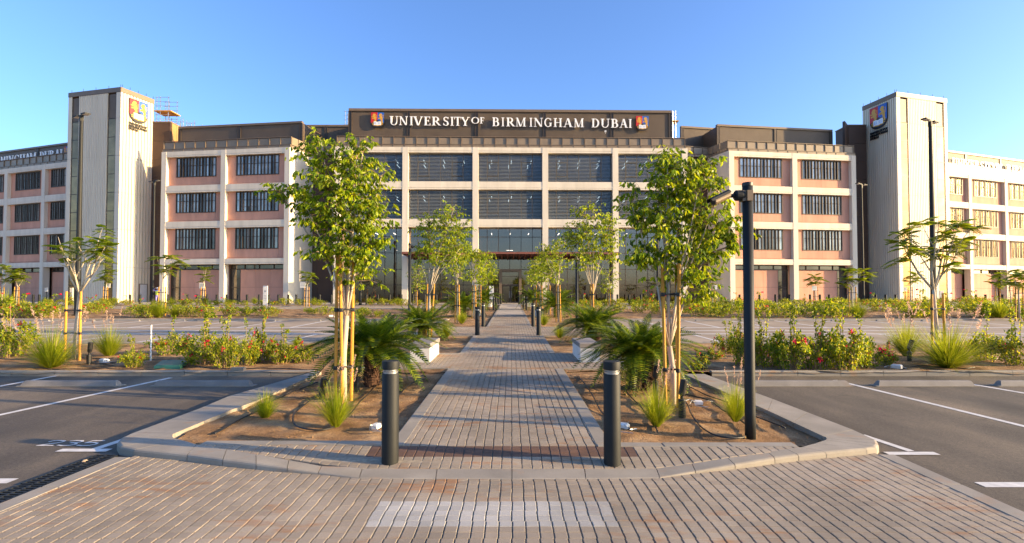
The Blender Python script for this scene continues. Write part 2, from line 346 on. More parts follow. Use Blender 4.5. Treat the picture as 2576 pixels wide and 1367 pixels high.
def crest(parent, x, z, w, h, y=0, depth=.1):            # shield: red and blue halves, gold beasts, open book on black
    def sh(pts, e, mat, name, dd=.012):
        mb = MB()
        for q in pts: mb.plate(ccw([(x + p[0]*w, z + p[1]*h) for p in q]), y-depth-e, y-depth-e+dd)
        return obj(name, mb, M[mat], parent)
    out = [(0,1),(0,.38)] + [(.5-.5*math.cos(a)**.8, .38-.38*math.sin(a)**1.15) for a in [rad(k) for k in range(10,91,10)]]
    out = out + [(1-p[0], p[1]) for p in out[-2::-1]]
    mb = MB(); mb.plate(ccw([(x+p[0]*w, z+p[1]*h) for p in out]), y-depth, y)
    obj('shield', mb, M['signblk'], parent)
    sh([[(0.01,.99),(.5,.99),(.5,.50),(.01,.30)]], .013, 'red', 'red_field'); sh([[(.5,.99),(.99,.99),(.99,.30),(.5,.50)]], .013, 'blue', 'blue_field')
    sh(BLOB_L, .026, 'gold', 'gold_lion')
    sh([[(p[0]+.48,p[1]) for p in q] if i not in (3,) else [(.60,.66),(.70,.66),(.70,.60),(.60,.58)] for i, q in enumerate(BLOB_L)], .026, 'gold', 'gold_beast')
    sh([[(.1,.29),(.24,.33),(.24,.29),(.1,.25)], [(.1,.22),(.24,.25),(.24,.21),(.12,.18)], [(.9,.29),(.76,.33),(.76,.29),(.9,.25)], [(.9,.22),(.76,.25),(.76,.21),(.88,.18)],
        [(.2,.36),(.5,.33),(.8,.36),(.8,.14),(.5,.10),(.2,.14)]], .016, 'gold', 'gold_clasp')
    sh([[(.23,.385),(.37,.40),(.495,.37),(.495,.14),(.37,.17),(.23,.155)], [(.505,.37),(.63,.40),(.77,.385),(.77,.155),(.63,.17),(.505,.14)]], .030, 'signw', 'open_book')
    sh([rect(a,a+.06,b,b+.018) for a in (.27,.36,.55,.65) for b in (.22,.27,.32)], .044, 'blue', 'book_text', .004)
# ================================================================ ground
def sheet(mb, x0, x1, y0, y1, off, n=1):
    for i in range(n):
        a, b = y0+(y1-y0)*i/n, y0+(y1-y0)*(i+1)/n
        mb.poly([(x0,a,G(a)+off),(x1,a,G(a)+off),(x1,b,G(b)+off),(x0,b,G(b)+off)])
mb = MB(); sheet(mb, -900, 900, -300, 62, -.16); mb.poly([(-900,62,G(62)-.16),(900,62,G(62)-.16),(900,2500,G(62)-.16),(-900,2500,G(62)-.16)])
struct('ground', mb, M['sand'])
mb = MB(); sheet(mb, -70, 70, -80, 10.5, -.10); struct('parking_lot', mb, M['asphalt'])
EL, ER = -3.6, 3.45                                      # inner edges of the middle car park
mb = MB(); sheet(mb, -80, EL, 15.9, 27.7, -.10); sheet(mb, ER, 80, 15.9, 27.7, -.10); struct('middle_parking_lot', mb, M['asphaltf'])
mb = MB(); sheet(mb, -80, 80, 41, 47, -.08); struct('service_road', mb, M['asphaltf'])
mb = MB(); sheet(mb, -90, 90, 50.5, 62, -.03); struct('forecourt', mb, M['paverf'])
def inside(p, poly):
    c = False; j = len(poly)-1
    for i in range(len(poly)):
        a, b = poly[i], poly[j]
        if (a[1] > p[1]) != (b[1] > p[1]) and p[0] < (b[0]-a[0])*(p[1]-a[1])/(b[1]-a[1])+a[0]: c = not c
        j = i
    return c
def bumpy(poly, cell, amp, off, mb):
    xs = [p[0] for p in poly]; ys = [p[1] for p in poly]; x0, y0 = min(xs), min(ys)
    nx = int((max(xs)-x0)/cell)+1; ny = int((max(ys)-y0)/cell)+1; idx = {}; vs = []; fs = []
    def vid(i, j):
        if (i, j) not in idx:
            x, y = x0+i*cell, y0+j*cell
            n = noise.fractal(Vector((x*1.3, y*1.3, 3)), .8, 2.1, 5) ; m = noise.noise(Vector((x*.45, y*.45, 9)))
            idx[(i,j)] = len(vs); vs.append((x, y, G(y)+off+amp*(n*.8+m*.7)))
        return idx[(i,j)]
    for i in range(nx):
        for j in range(ny):
            if inside((x0+(i+.5)*cell, y0+(j+.5)*cell), poly): fs.append((vid(i,j), vid(i+1,j), vid(i+1,j+1), vid(i,j+1)))
    mb.add(vs, fs)
soilL = [GP(*p) for p in [(425,1108),(520,1119),(640,1119),(962,1115),(1010,1083),(1117,931),(1117,920),(790,925),(640,1006),(570,1030)]]
soilR = [GP(*p) for p in [(1421,920),(1421,933),(1512,1095),(1526,1118),(1936,1118),(2086,1102),(1936,1028),(1722,936),(1700,920)]]
mb = MB(); bumpy([(p.x,p.y) for p in soilL], .04, .036, -.045, mb); bumpy([(p.x,p.y) for p in soilR], .04, .036, -.045, mb)
bumpy([(-34,10.55),(-1.37,10.55),(-1.37,15.95),(-34,15.95)], .12, .05, -.03, mb); bumpy([(1.17,10.55),(34,10.55),(34,15.95),(1.17,15.95)], .12, .05, -.03, mb)
for a, b in ((EL-.02,-1.38),(1.18,ER+.02)):
    bumpy([(a,15.9),(b,15.9),(b,18.25),(a,18.25)], .12, .04, -.04, mb)
for a, b in ((EL-.02,-1.12),(.92,ER+.02)): bumpy([(a,22.2),(b,22.2),(b,49.9),(a,49.9)], .2, .05, -.04, mb)
for a, b in ((-80,EL),(ER,80)):
    bumpy([(a,27.9),(b,27.9),(b,40.8),(a,40.8)], .5, .08, -.04, mb); bumpy([(a,47.2),(b,47.2),(b,50.4),(a,50.4)], .5, .05, -.03, mb)
struct('planting_soil', mb, M['soil'], True)
# ---------------------------------------------------------------- pavers
def clip(poly, reg):
    out = poly
    for i in range(len(reg)):
        a, b = reg[i], reg[(i+1)%len(reg)]; inp = out; out = []
        if not inp: return []
        sd_ = lambda p: (b[0]-a[0])*(p[1]-a[1])-(b[1]-a[1])*(p[0]-a[0])
        for k in range(len(inp)):
            p, q = inp[k-1], inp[k]; dp, dq = sd_(p), sd_(q)
            if dq >= 0:
                if dp < 0: t = dp/(dp-dq); out.append((p[0]+(q[0]-p[0])*t, p[1]+(q[1]-p[1])*t))
                out.append(q)
            elif dp >= 0: t = dp/(dp-dq); out.append((p[0]+(q[0]-p[0])*t, p[1]+(q[1]-p[1])*t))
    return out
def area(q): return abs(sum(q[i-1][0]*q[i][1]-q[i][0]*q[i-1][1] for i in range(len(q))))/2
def paver_geo(q, zf, ox=0, oy=0, oz=0):
    cx = sum(p[0] for p in q)/len(q); cy = sum(p[1] for p in q)/len(q); n = len(q); e = .005
    top = []; 
    for p in q:
        dx, dy = cx-p[0], cy-p[1]; l = math.hypot(dx, dy) or 1
        top.append((p[0]+dx/l*e, p[1]+dy/l*e))
    vs = [(p[0]-ox, p[1]-oy, zf(p[0],p[1])-oz) for p in top] + [(p[0]-ox, p[1]-oy, zf(p[0],p[1])-.006-oz) for p in q] + [(p[0]-ox, p[1]-oy, zf(p[0],p[1])-.03-oz) for p in q]
    fs = [tuple(range(n))] + [(n+i, n+(i+1)%n, (i+1)%n, i) for i in range(n)] + [(2*n+i, 2*n+(i+1)%n, n+(i+1)%n, n+i) for i in range(n)]
    return vs, fs
CW, RH = .105, .0905
def lay(root, reg, offf, mats, single=300, ylim=99, skip=None):
    """pavers over the convex region reg (counter-clockwise): the nearest ones as objects, the rest joined"""
    ys = [p[1] for p in reg]; xs = [p[0] for p in reg]; items = []
    j0 = int(math.floor(min(ys)/RH)); j1 = int(math.ceil(max(ys)/RH)); i0 = int(math.floor((min(xs)+.1)/CW)); i1 = int(math.ceil((max(xs)+.1)/CW))
    for j in range(j0, j1):
        rr = random.Random(j*7+1); sh = rr.uniform(-.0035,.0035)
        for i in range(i0, i1):
            x0 = i*CW-.1+.0055+sh; x1 = x0+CW-.0095; y0 = j*RH+.0012; y1 = y0+RH-.0038
            q = [(x0,y0),(x1,y0),(x1,y1),(x0,y1)]
            if not all(inside(p, reg) for p in q): q = clip(q, reg)
            if len(q) < 3 or area(q) < .0006: continue
            cx, cy = x0+.047, y0+.044
            if skip and skip(cx, cy): continue
            items.append((cy, cx, q, mats(cx, cy)))
    def pxy(cx, cy): return PX + F*cx/cy, 741 + F*(1.78-G(cy))/cy
    vis = [it for it in items if it[0] > .5 and -20 < pxy(it[1], it[0])[0] < 2596 and pxy(it[1], it[0])[1] < 1380]
    vis.sort(key=lambda it: it[0]**2+it[1]**2); near = vis[:single]; ids = set(id(it) for it in near)
    cache = {}
    for cy, cx, q, m in near:
        full = len(q) == 4 and abs(area(q)-(CW-.0095)*(RH-.0038)) < 1e-6
        zf = lambda x, y: G(y)+offf(x, y)
        if full and m in cache: inst('paver', cache[m], root, (q[0][0], q[0][1], zf(*q[0])+random.Random(int(cx*1e4)).uniform(-.0012,.0012)))
        else:
            v, f = paver_geo(q, zf, q[0][0], q[0][1], zf(*q[0])); b = MB(); b.add(v, f); me = b.mesh('paver', M[m])
            if full: cache[m] = me
            inst('paver', me, root, (q[0][0], q[0][1], zf(*q[0])))
    groups = {}
    for it in items:
        if id(it) not in ids: groups.setdefault(it[3], []).append(it)
    for m, its in groups.items():
        b = MB()
        for cy, cx, q, _ in its:
            d = random.Random(int(cx*977+cy*10007)).uniform(-.0015,.0015)
            v, f = paver_geo(q, lambda x, y: G(y)+offf(x, y)+d); b.add(v, f)
        obj('pavers', b, M[m], root, stuff=True)
# crossing in front (foreground apron)
aL0, aL1 = GP(329,1155,-.09), GP(0,1294,-.09); aR0, aR1 = GP(2209,1148,-.09), GP(2576,1318.7,-.09)
def ext(a, b, y): t = (y-a.y)/(b.y-a.y); return (a.x+(b.x-a.x)*t, y)
AP = [ext(aL0,aL1,2.2), ext(aR0,aR1,2.2), ext(aR0,aR1,aR0.y+.1), ext(aL0,aL1,aL0.y+.1)]
AOFF = -.072
root = sroot('pedestrian_crossing')
lay(root, AP, lambda x, y: AOFF, lambda x, y: 'paverw' if (-1.12 < x < .86 and 3.86 < y < 4.33) else 'paver',
    skip=lambda x, y: y > 5.16 and abs(x) < 2.2)
mb = MB(); sheet(mb, AP[0][0]-6, AP[1][0]+6, 2.0, 5.9, AOFF-.022); 
q = [(p[0],p[1],G(p[1])+AOFF-.013) for p in AP]; mb = MB(); mb.poly(q); obj('joint_sand', mb, M['joint'], root)
# edging bands and the drain beside it
def band(root, name, a, b, wd, off, mat, seg=.9, side=-1, depth=.12, gap=.006):
    """row of stones from a to b, on one side of the line"""
    a = Vector((a[0],a[1],0)); b = Vector((b[0],b[1],0)); u = (b-a); L = u.length; u.normalize(); v = Vector((-u.y,u.x,0))*side
    n = max(1, round(L/seg)); l = L/n
    for i in range(n):
        p0 = a+u*(l*i+gap/2); p1 = a+u*(l*(i+1)-gap/2); m = MB(); z = lambda p: G(p.y)+off
        qs = [p0, p1, p1+v*wd, p0+v*wd]
        if side < 0: qs = qs[::-1]
        e = .008; c = sum(qs, Vector())/4
        m.add([(p.x,p.y,z(p)-depth) for p in qs]+[(p.x,p.y,z(p)-e) for p in qs]+[tuple(Vector((p.x,p.y,z(p)))+(c-p).normalized()*e) for p in qs],
              [(3,2,1,0)]+[(k,(k+1)%4,(k+1)%4+4,k+4) for k in range(4)]+[(k+4,(k+1)%4+4,(k+1)%4+8,k+8) for k in range(4)]+[(8,9,10,11)])
        obj(name, m, M[mat], root)
ks = sroot('kerb')
band(ks, 'edging_stone', ext(aL0,aL1,2.2), (aL0.x,aL0.y), .17, -.068, 'conc', .9, 1)
band(ks, 'edging_stone', ext(aR0,aR1,2.2), (aR0.x,aR0.y), .17, -.068, 'conc', .9, -1)
gr = sroot('drain_channel')
gl0, gl1 = GP(300,1148,-.1), GP(-60,1297,-.1); 
u = (gl1-gl0); L = u.length; u.normalize(); v = Vector((u.y,-u.x,0)).normalized()
if v.x > 0: v = -v
m = MB(); pts = [gl0-u*.02, gl1, gl1+v*.26, gl0+v*.26-u*.02]; m.poly([(p.x,p.y,G(p.y)-.0975) for p in pts]); obj('drain_bed', m, M['black'], gr)
ang = math.atan2(u.y, u.x); nn = int(L/.42)
gm = MB()
gm.box(0,.41,0,.02,0,.014); gm.box(0,.41,.24,.26,0,.014); gm.box(0,.41,.12,.14,0,.014)
for k in range(9): gm.box(.008+k*.0485,.026+k*.0485,.02,.12,0,.013); gm.box(.008+k*.0485,.026+k*.0485,.14,.24,0,.013)
gme = gm.mesh('grate', M['char'])
for k in range(nn+1):
    p = gl0 + u*(k*.42) ; o = inst('grate', gme, gr, (p.x, p.y, G(p.y)-.096)); o.rotation_euler = (0,0,ang)
    if (Vector((-math.sin(ang), math.cos(ang), 0))).dot(v) < 0: o.scale = (1,-1,1)
# path and the paved strip behind the front kerb
sroot_path = sroot('path')
TR = 5.56
def poff(x, y):
    if y >= 5.62: return 0.0
    t = max(0, min(1, (5.62-y)/.55)); k = max(0, min(1, (2.7-abs(x+.1))/.9)); return -.052*t*k
reg = [(p.x,p.y) for p in (GP(912,1178,-.05), GP(1650,1177,-.05), GP(1932,1139), GP(2017,1126), GP(2000,1124), GP(494.6,1119.5), GP(644,1144))]
SY = (5.37, 5.585)
def matS(x, y): return 'tact' if (SY[0] < y < SY[1] and -1.6 < x < 1.32) else 'paver'
lay(sroot_path, reg, poff, matS, 300)
lay(sroot_path, [(-1.22,GP(1200,1122).y),(.97,GP(1200,1122).y),(.97,10.9),(-1.22,10.9)], poff, lambda x,y: 'paver', 0)
lay(sroot_path, [(-3.3,10.98),(3.1,10.98),(3.1,13.35),(-3.3,13.35)], poff, lambda x,y: 'paver', 0)
lay(sroot_path, [(-1.24,13.35),(1.04,13.35),(1.04,18.3),(-1.24,18.3)], poff, lambda x,y: 'paver', 0)
lay(sroot_path, [(-3.5,18.38),(3.35,18.38),(3.35,22.1),(-3.5,22.1)], poff, lambda x,y: 'paver', 0)
lay(sroot_path, [(-1.0,22.1),(.82,22.1),(.82,32),(-1.0,32)], poff, lambda x,y: 'paver', 0)
mb = MB(); mb.poly([(x,y,G(y)+poff(x,y)-.014) for x, y in reg]); sheet(mb, -1.4, 1.15, 5.6, 10.9, -.014); sheet(mb, -3.35, 3.15, 10.9, 13.4, -.0135)
sheet(mb, -1.4, 1.15, 13.4, 18.4, -.014); sheet(mb, -3.6, 3.45, 18.4, 22.1, -.0135); sheet(mb, -1.1, .9, 22.1, 32, -.014); obj('joint_sand', mb, M['joint'], sroot_path)
mb = MB(); sheet(mb, -1.1, .9, 32, 51, -.001); obj('far_paving', mb, M['paverf'], sroot_path)
yb = GP(1000,1108).y
band(ks,'edging_stone', (-1.22,5.72),(-1.22,10.9), .16, .004, 'conc', .9, 1); band(ks,'edging_stone', (.97,5.66),(.97,10.9), .16, .004, 'conc', .9, -1)
p0, p1 = GP(500,1119.5), GP(985,1119.5); band(ks,'edging_stone', (p0.x,p0.y),(-1.22,p1.y), .14, .004, 'conc', .9, 1)
p0, p1 = GP(1560,1124), GP(2010,1124); band(ks,'edging_stone', (.97,p0.y),(p1.x,p1.y), .14, .004, 'conc', .9, 1)
for a, b, yy, s in ((-3.3,-1.38,10.9,1),(1.13,3.1,10.9,1),(-3.3,-1.4,13.35,1),(1.2,3.1,13.35,1),(-3.5,-1.4,18.25,1),(1.2,3.35,18.25,1),(-3.5,-1.1,22.1,1),(.9,3.35,22.1,1)):
    band(ks,'edging_stone',(a,yy),(b,yy),.085,.003,'conc',.95,s)
band(ks,'edging_stone',(-1.24,13.43),(-1.24,18.25),.15,.004,'conc',.95,1); band(ks,'edging_stone',(1.04,13.43),(1.04,18.25),.15,.004,'conc',.95,-1)
band(ks,'edging_stone',(-1.0,22.2),(-1.0,50),.12,.004,'conc',2,1); band(ks,'edging_stone',(.82,22.2),(.82,50),.12,.004,'conc',2,-1)
# front kerb: cross-sections (inner point, outer foot, drop of the top)
def kerb_sections(secs, sub):
    pts = []
    for (i_, o_, top) in secs:
        pi = GP(i_[0], i_[1], top); po = GP(o_[0], o_[1], -.10 if len(o_) < 3 else o_[2]); pts.append((pi, po, top))
    for a, b in zip(pts, pts[1:]):
        L = max((a[0]-b[0]).length, (a[1]-b[1]).length); n = max(1, round(L/sub))
        for k in range(n):
            g = .004/L; t0 = k/n+g; t1 = (k+1)/n-g
            def sec(t):
                pi = a[0].lerp(b[0], t); po = a[1].lerp(b[1], t); top = a[2]+(b[2]-a[2])*t
                zi = G(pi.y)+top+.004; zo = G(po.y)+top-.004; h = min(.025, max(.004, (top+.1)*.25)); d = (pi-po); d.z = 0; d.normalize()
                return [(pi.x,pi.y,zi-.12),(pi.x,pi.y,zi),(po.x+d.x*(h+.01),po.y+d.y*(h+.01),zo),(po.x+d.x*(h*.3+.006),po.y+d.y*(h*.3+.006),zo-h*.35),(po.x+d.x*.004,po.y+d.y*.004,zo-h),(po.x,po.y,G(po.y)-.16)]
            s0, s1 = sec(t0), sec(t1); m = MB()
            m.add(s0+s1, [(i,i+1,i+7,i+6) for i in range(5)]+[(5,0,6,11),(0,1,2,3,4,5),(11,10,9,8,7,6)])
            obj('kerb_stone', m, M['conc'], ks)
kerb_sections([((809,936),(791,945),0),((644,1010),(644-74,1010+2),0),((577,1034),(500,1043),0),((440,1091),(331,1108),0),((434,1094),(303,1121),0),((433,1098),(293,1133),0),((436,1103),(300,1145),0),
   ((460,1109),(335.7,1153),0),((494.6,1119.5),(470,1167),0),((570,1132),(560,1180),0),((644,1144),(644,1189),-.005),((727,1159),(722,1196.5),-.02),((809,1174),(800,1202),-.045),((912,1177.5),(903.6,1204.5,-.07),-.06),
   ((1100,1177.5),(1096,1205.5,-.07),-.062),((1288,1177.5),(1288,1206,-.07),-.062),((1470,1177.5),(1474,1205.5,-.07),-.062),((1650,1176),(1660,1203.5,-.07),-.06),((1740,1166),(1750,1199),-.045),((1830,1153),(1850,1188),-.02),
   ((1932,1138.5),(1950,1174),-.005),((1980,1131),(2010,1167),0),((2017,1126),(2080,1159.5),0),((2050,1117),(2182,1150),0),((2078,1108),(2206,1146),0),((2080,1104),(2212,1138),0),((2078,1101),(2207,1127),0),((2070,1098),(2150,1100),0),((1932,1034),(1944,1018),0),((1718,941),(1777,953),0)], .75)
# straight kerbs of the car parks
def xkerb(y, x0, x1, seg, top=0.0, wd=.13, facing=-1):
    """kerb along X; facing -1 shows its face to the camera"""
    n = max(1, round((x1-x0)/seg)); l = (x1-x0)/n; m = MB(); z = G(y)+top
    m.add([(0,0,-.2),(0,0,-.02),(0,.018,0),(0,wd,0),(0,wd,-.2),(l-.01,0,-.2),(l-.01,0,-.02),(l-.01,.018,0),(l-.01,wd,0),(l-.01,wd,-.2)],
          [(0,5,6,1),(1,6,7,2),(2,7,8,3),(3,8,9,4),(0,1,2,3,4),(9,8,7,6,5)])
    me = m.mesh('kerb_stone', M['conc'])
    for k in range(n): inst('kerb_stone', me, ks, (x0+k*l, y, z))
yk = GP(400,945.5,-.1).y
xkerb(yk, -24.5, GP(791,945,-.1).x, .905); xkerb(yk, GP(1790,945,-.1).x, 24.5, .905)
for a, b in ((-50,EL),(ER,50)): xkerb(15.85, a, b, 1.8, .01); xkerb(27.7, a, b, 1.8, .01); xkerb(41, a, b, 3, 0); xkerb(47, a, b, 3, 0)
for xx in (EL, ER-.12):
    m = MB(); n = 12
    for k in range(4): y0 = 22.2+k*1.4; m.box(xx, xx+.12, y0, y0+1.39, G(y0)-.2, G(y0)+.01)
    for k in range(2): y0 = 15.98+k*1.15; m.box(xx, xx+.12, y0, y0+1.14, G(y0)-.2, G(y0)+.01)
    obj('kerb_run', m, M['conc'], ks)
# ---------------------------------------------------------------- painted markings
mk = sroot('road_markings')
def line(a, b, wd, off=-.096):
    a = Vector((a[0],a[1],0)); b = Vector((b[0],b[1],0)); u = (b-a).normalized(); v = Vector((-u.y,u.x,0))*wd/2
    m = MB(); m.poly([(p.x,p.y,G(p.y)+off) for p in (a-v,b-v,b+v,a+v)]); 
    return obj('white_line', m, M['paint'], mk)
def gline(p, q, wd=.1, off=-.096): a, b = GP(*p, -.1), GP(*q, -.1); line((a.x,a.y),(b.x,b.y), wd, off)
gline((232,1133),(790,951)); gline((-20,1049),(430,951)); gline((-200,1009),(143,946)); gline((2100,957),(2600,1079)); gline((2386,957.5),(2660,1004)); gline((2168,1095),(2292,1136), .09)
gline((148,1134.5),(275,1134.5), .1, -.092); gline((2230,1142.5),(2357,1142.5), .1, -.092); gline((-60,1211),(32,1211), .12); gline((2465,1220.5),(2650,1220.5), .12)
for s in (-1, 1):
    x0 = EL if s < 0 else ER
    for yy in (19.9, 22.9): line((x0, yy), (x0+s*46, yy), .22)
    line((x0+s*4, 21.35), (x0+s*14, 21.35), .2); line((x0+s*20, 21.35), (x0+s*32, 21.35), .2); 
base_x = PW(494.4+50, 808, 27.2).x
for k in range(-15, 17):
    xx = base_x + k*2.5 + .95
    if xx < EL-.3 or xx > ER+.3: line((xx, 23.0), (xx, 27.6), .14); line((xx, 16.0), (xx, 19.8), .12)
def digit(ch, x, y, wd, hd):
    P = {'2': [(0,.78),(.12,.95),(.5,1),(.88,.93),(.95,.74),(.8,.52),(0,.04),(1,.04)], '3': [(.02,.9),(.3,1),(.75,.97),(.92,.78),(.75,.58),(.4,.54),(.8,.48),(1,.27),(.8,.05),(.35,0),(0,.1)], '5': [(.92,.97),(.2,.97),(.1,.55),(.55,.6),(.92,.5),(1,.28),(.8,.05),(.35,0),(0,.1)]}[ch]
    m = MB(); wl = .028
    pts = [Vector((x+p[0]*wd, y+p[1]*hd, 0)) for p in P]
    for i, (a, b) in enumerate(zip(pts, pts[1:])):
        u = (b-a).normalized(); v = Vector((-u.y,u.x,0))*wl/2; a2 = a-u*wl*.25; b2 = b+u*wl*.25
        m.poly([(q.x,q.y,G(q.y)-.0955+.0004*i) for q in (a2-v,b2-v,b2+v,a2+v)])
    obj('painted_number', m, M['paint'], mk)
p = GP(92,1123,-.1); 
for k, ch in enumerate('235'): digit(ch, p.x+k*.235, p.y+.0, .185, .205)
# wheel stops
sm = MB(); 
def stop_mesh(L, mat):
    m = MB(); h = .088; d = .15
    m.add([(0,0,0),(L,0,0),(L,d,0),(0,d,0),(.03,.03,h-.02),(L-.03,.03,h-.02),(L-.03,d-.03,h-.02),(.03,d-.03,h-.02),(.05,.05,h),(L-.05,.05,h),(L-.05,d-.05,h),(.05,d-.05,h)],
          [(3,2,1,0)]+[(k,(k+1)%4,(k+1)%4+4,k+4) for k in range(4)]+[(k+4,(k+1)%4+4,(k+1)%4+8,k+8) for k in range(4)]+[(8,9,10,11)])
    return m.mesh('body', M[mat])
sme = stop_mesh(1.83, 'concg'); bm_ = MB(); bm_.box(-.06,1.89,-.02,.17,0,.012); bme = bm_.mesh('base_pad', M['conc'])
def wheel_stop(x, y, label, group=None, pad=True):
    t = thing('wheel_stop', label, 'wheel stop', (x, y, G(y)-.0975), 0, group); inst('body', sme, t, (0,0,.0125 if pad else 0))
    if pad: inst('base_pad', bme, t)
for px, lb in ((69.4,'long low concrete wheel stop on the left asphalt between two white bay lines'), (399.7,'concrete wheel stop in bay 235 in front of the kerb with the small brick'),
               (-270,'concrete wheel stop cut by the left edge of the picture'), (1907.7,'sunlit concrete wheel stop just right of the tall camera pole'), (2226.6,'second sunlit wheel stop right of the camera pole, between two white bay lines'), (2538.5,'wheel stop cut by the right edge of the picture, its blue shaded end showing')):
    p = GP(px, 969 if px < 1200 else 977, -.1); wheel_stop(p.x, 9.42, lb)
for k in range(-16, 17):
    x = PW(494.4, 808, 27.2).x + k*2.5
    if x < EL-1.9: wheel_stop(x, 27.2, ordw(int(round((EL-1.9-x)/2.5+.5)))+' wheel stop from the path in the far left row of the middle car park', 'wheel stops along the far kerb, left', False)
    elif x > ER+.2: wheel_stop(x, 27.2, ordw(int(round((x-ER)/2.5+.5)))+' wheel stop from the path in the far right row of the middle car park', 'wheel stops along the far kerb, right', False)
for i_, x in enumerate([PW(px, 865, 16.4).x for px in (165, 395, 610)]): wheel_stop(x, 16.2, ordw(i_+1)+' from the left: wheel stop half hidden behind the left shrub strip', 'near row of wheel stops, left', False)
for i_, x in enumerate([PW(px, 865, 16.4).x for px in (1762, 1994, 2226, 2458)]): wheel_stop(x, 16.2, ordw(i_+1)+' from the path: wheel stop half hidden behind the right shrub strip', 'near row of wheel stops, right', False)
# ================================================================ the building
def zc(py): return PW(1286, py, 56.0).z
ZT = zc(371)
LV = [(5.85,9.45),(10.25,13.67),(14.5,17.9)]            # storey bays
def frame_of(A, B):
    d = B - A; a = math.atan2(d.y, d.x); return Vector((A.x, A.y, 0)), a, math.hypot(d.x, d.y)
paneM = {}
def pane_mesh(wd, h, mat):
    k = (round(wd,3), round(h,3), mat)
    if k not in paneM: b = MB(); b.box(0, wd, 0, .03, 0, h); paneM[k] = b.mesh('pane', M[mat])
    return paneM[k]
GLOW = [False]  # when set, panes and parapets take the colours with sun glow painted in
def window(root, x0, x1, z0, z1, y, rng, sub=False):
    """bronze window with vertical fins; panes and fins are its own pieces"""
    fr = MB(); t = .09
    fr.box(x0,x1,y-.04,y+.1,z0,z0+t); fr.box(x0,x1,y-.04,y+.1,z1-t,z1); fr.box(x0,x0+t,y-.04,y+.1,z0+t,z1-t); fr.box(x1-t,x1,y-.04,y+.1,z0+t,z1-t)
    n = max(2, round((x1-x0)/1.22)); wd = (x1-x0-2*t)/n; zm = z0+t+(z1-z0-2*t)*.60
    for k in range(1, n): fr.box(x0+t+k*wd-.045, x0+t+k*wd+.045, y-.06, y+.08, z0+t, z1-t)
    fr.box(x0+t, x1-t, y-.005, y+.04, zm-.03, zm+.03)
    wn = obj('window', fr, M['dbronze'], root)
    if sub: return wn
    fm = MB(); fm.box(-.035,.035,-.12,.0,0,z1-z0-2*t); fme = fm.mesh('fin', M['dbronze'])
    for k in range(n):
        a = x0+t+k*wd+.05; b = a+wd-.1; h = (b-a)/3
        for j in range(3):
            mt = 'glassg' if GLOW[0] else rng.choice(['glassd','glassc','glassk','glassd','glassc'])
            inst('pane', pane_mesh(h-.004, z1-z0-2*t, mt), wn, (a+j*h, y+.045, z0+t))
            if j: inst('fin', fme, wn, (a+j*h+.0, y+.02, z0+t))
    return wn
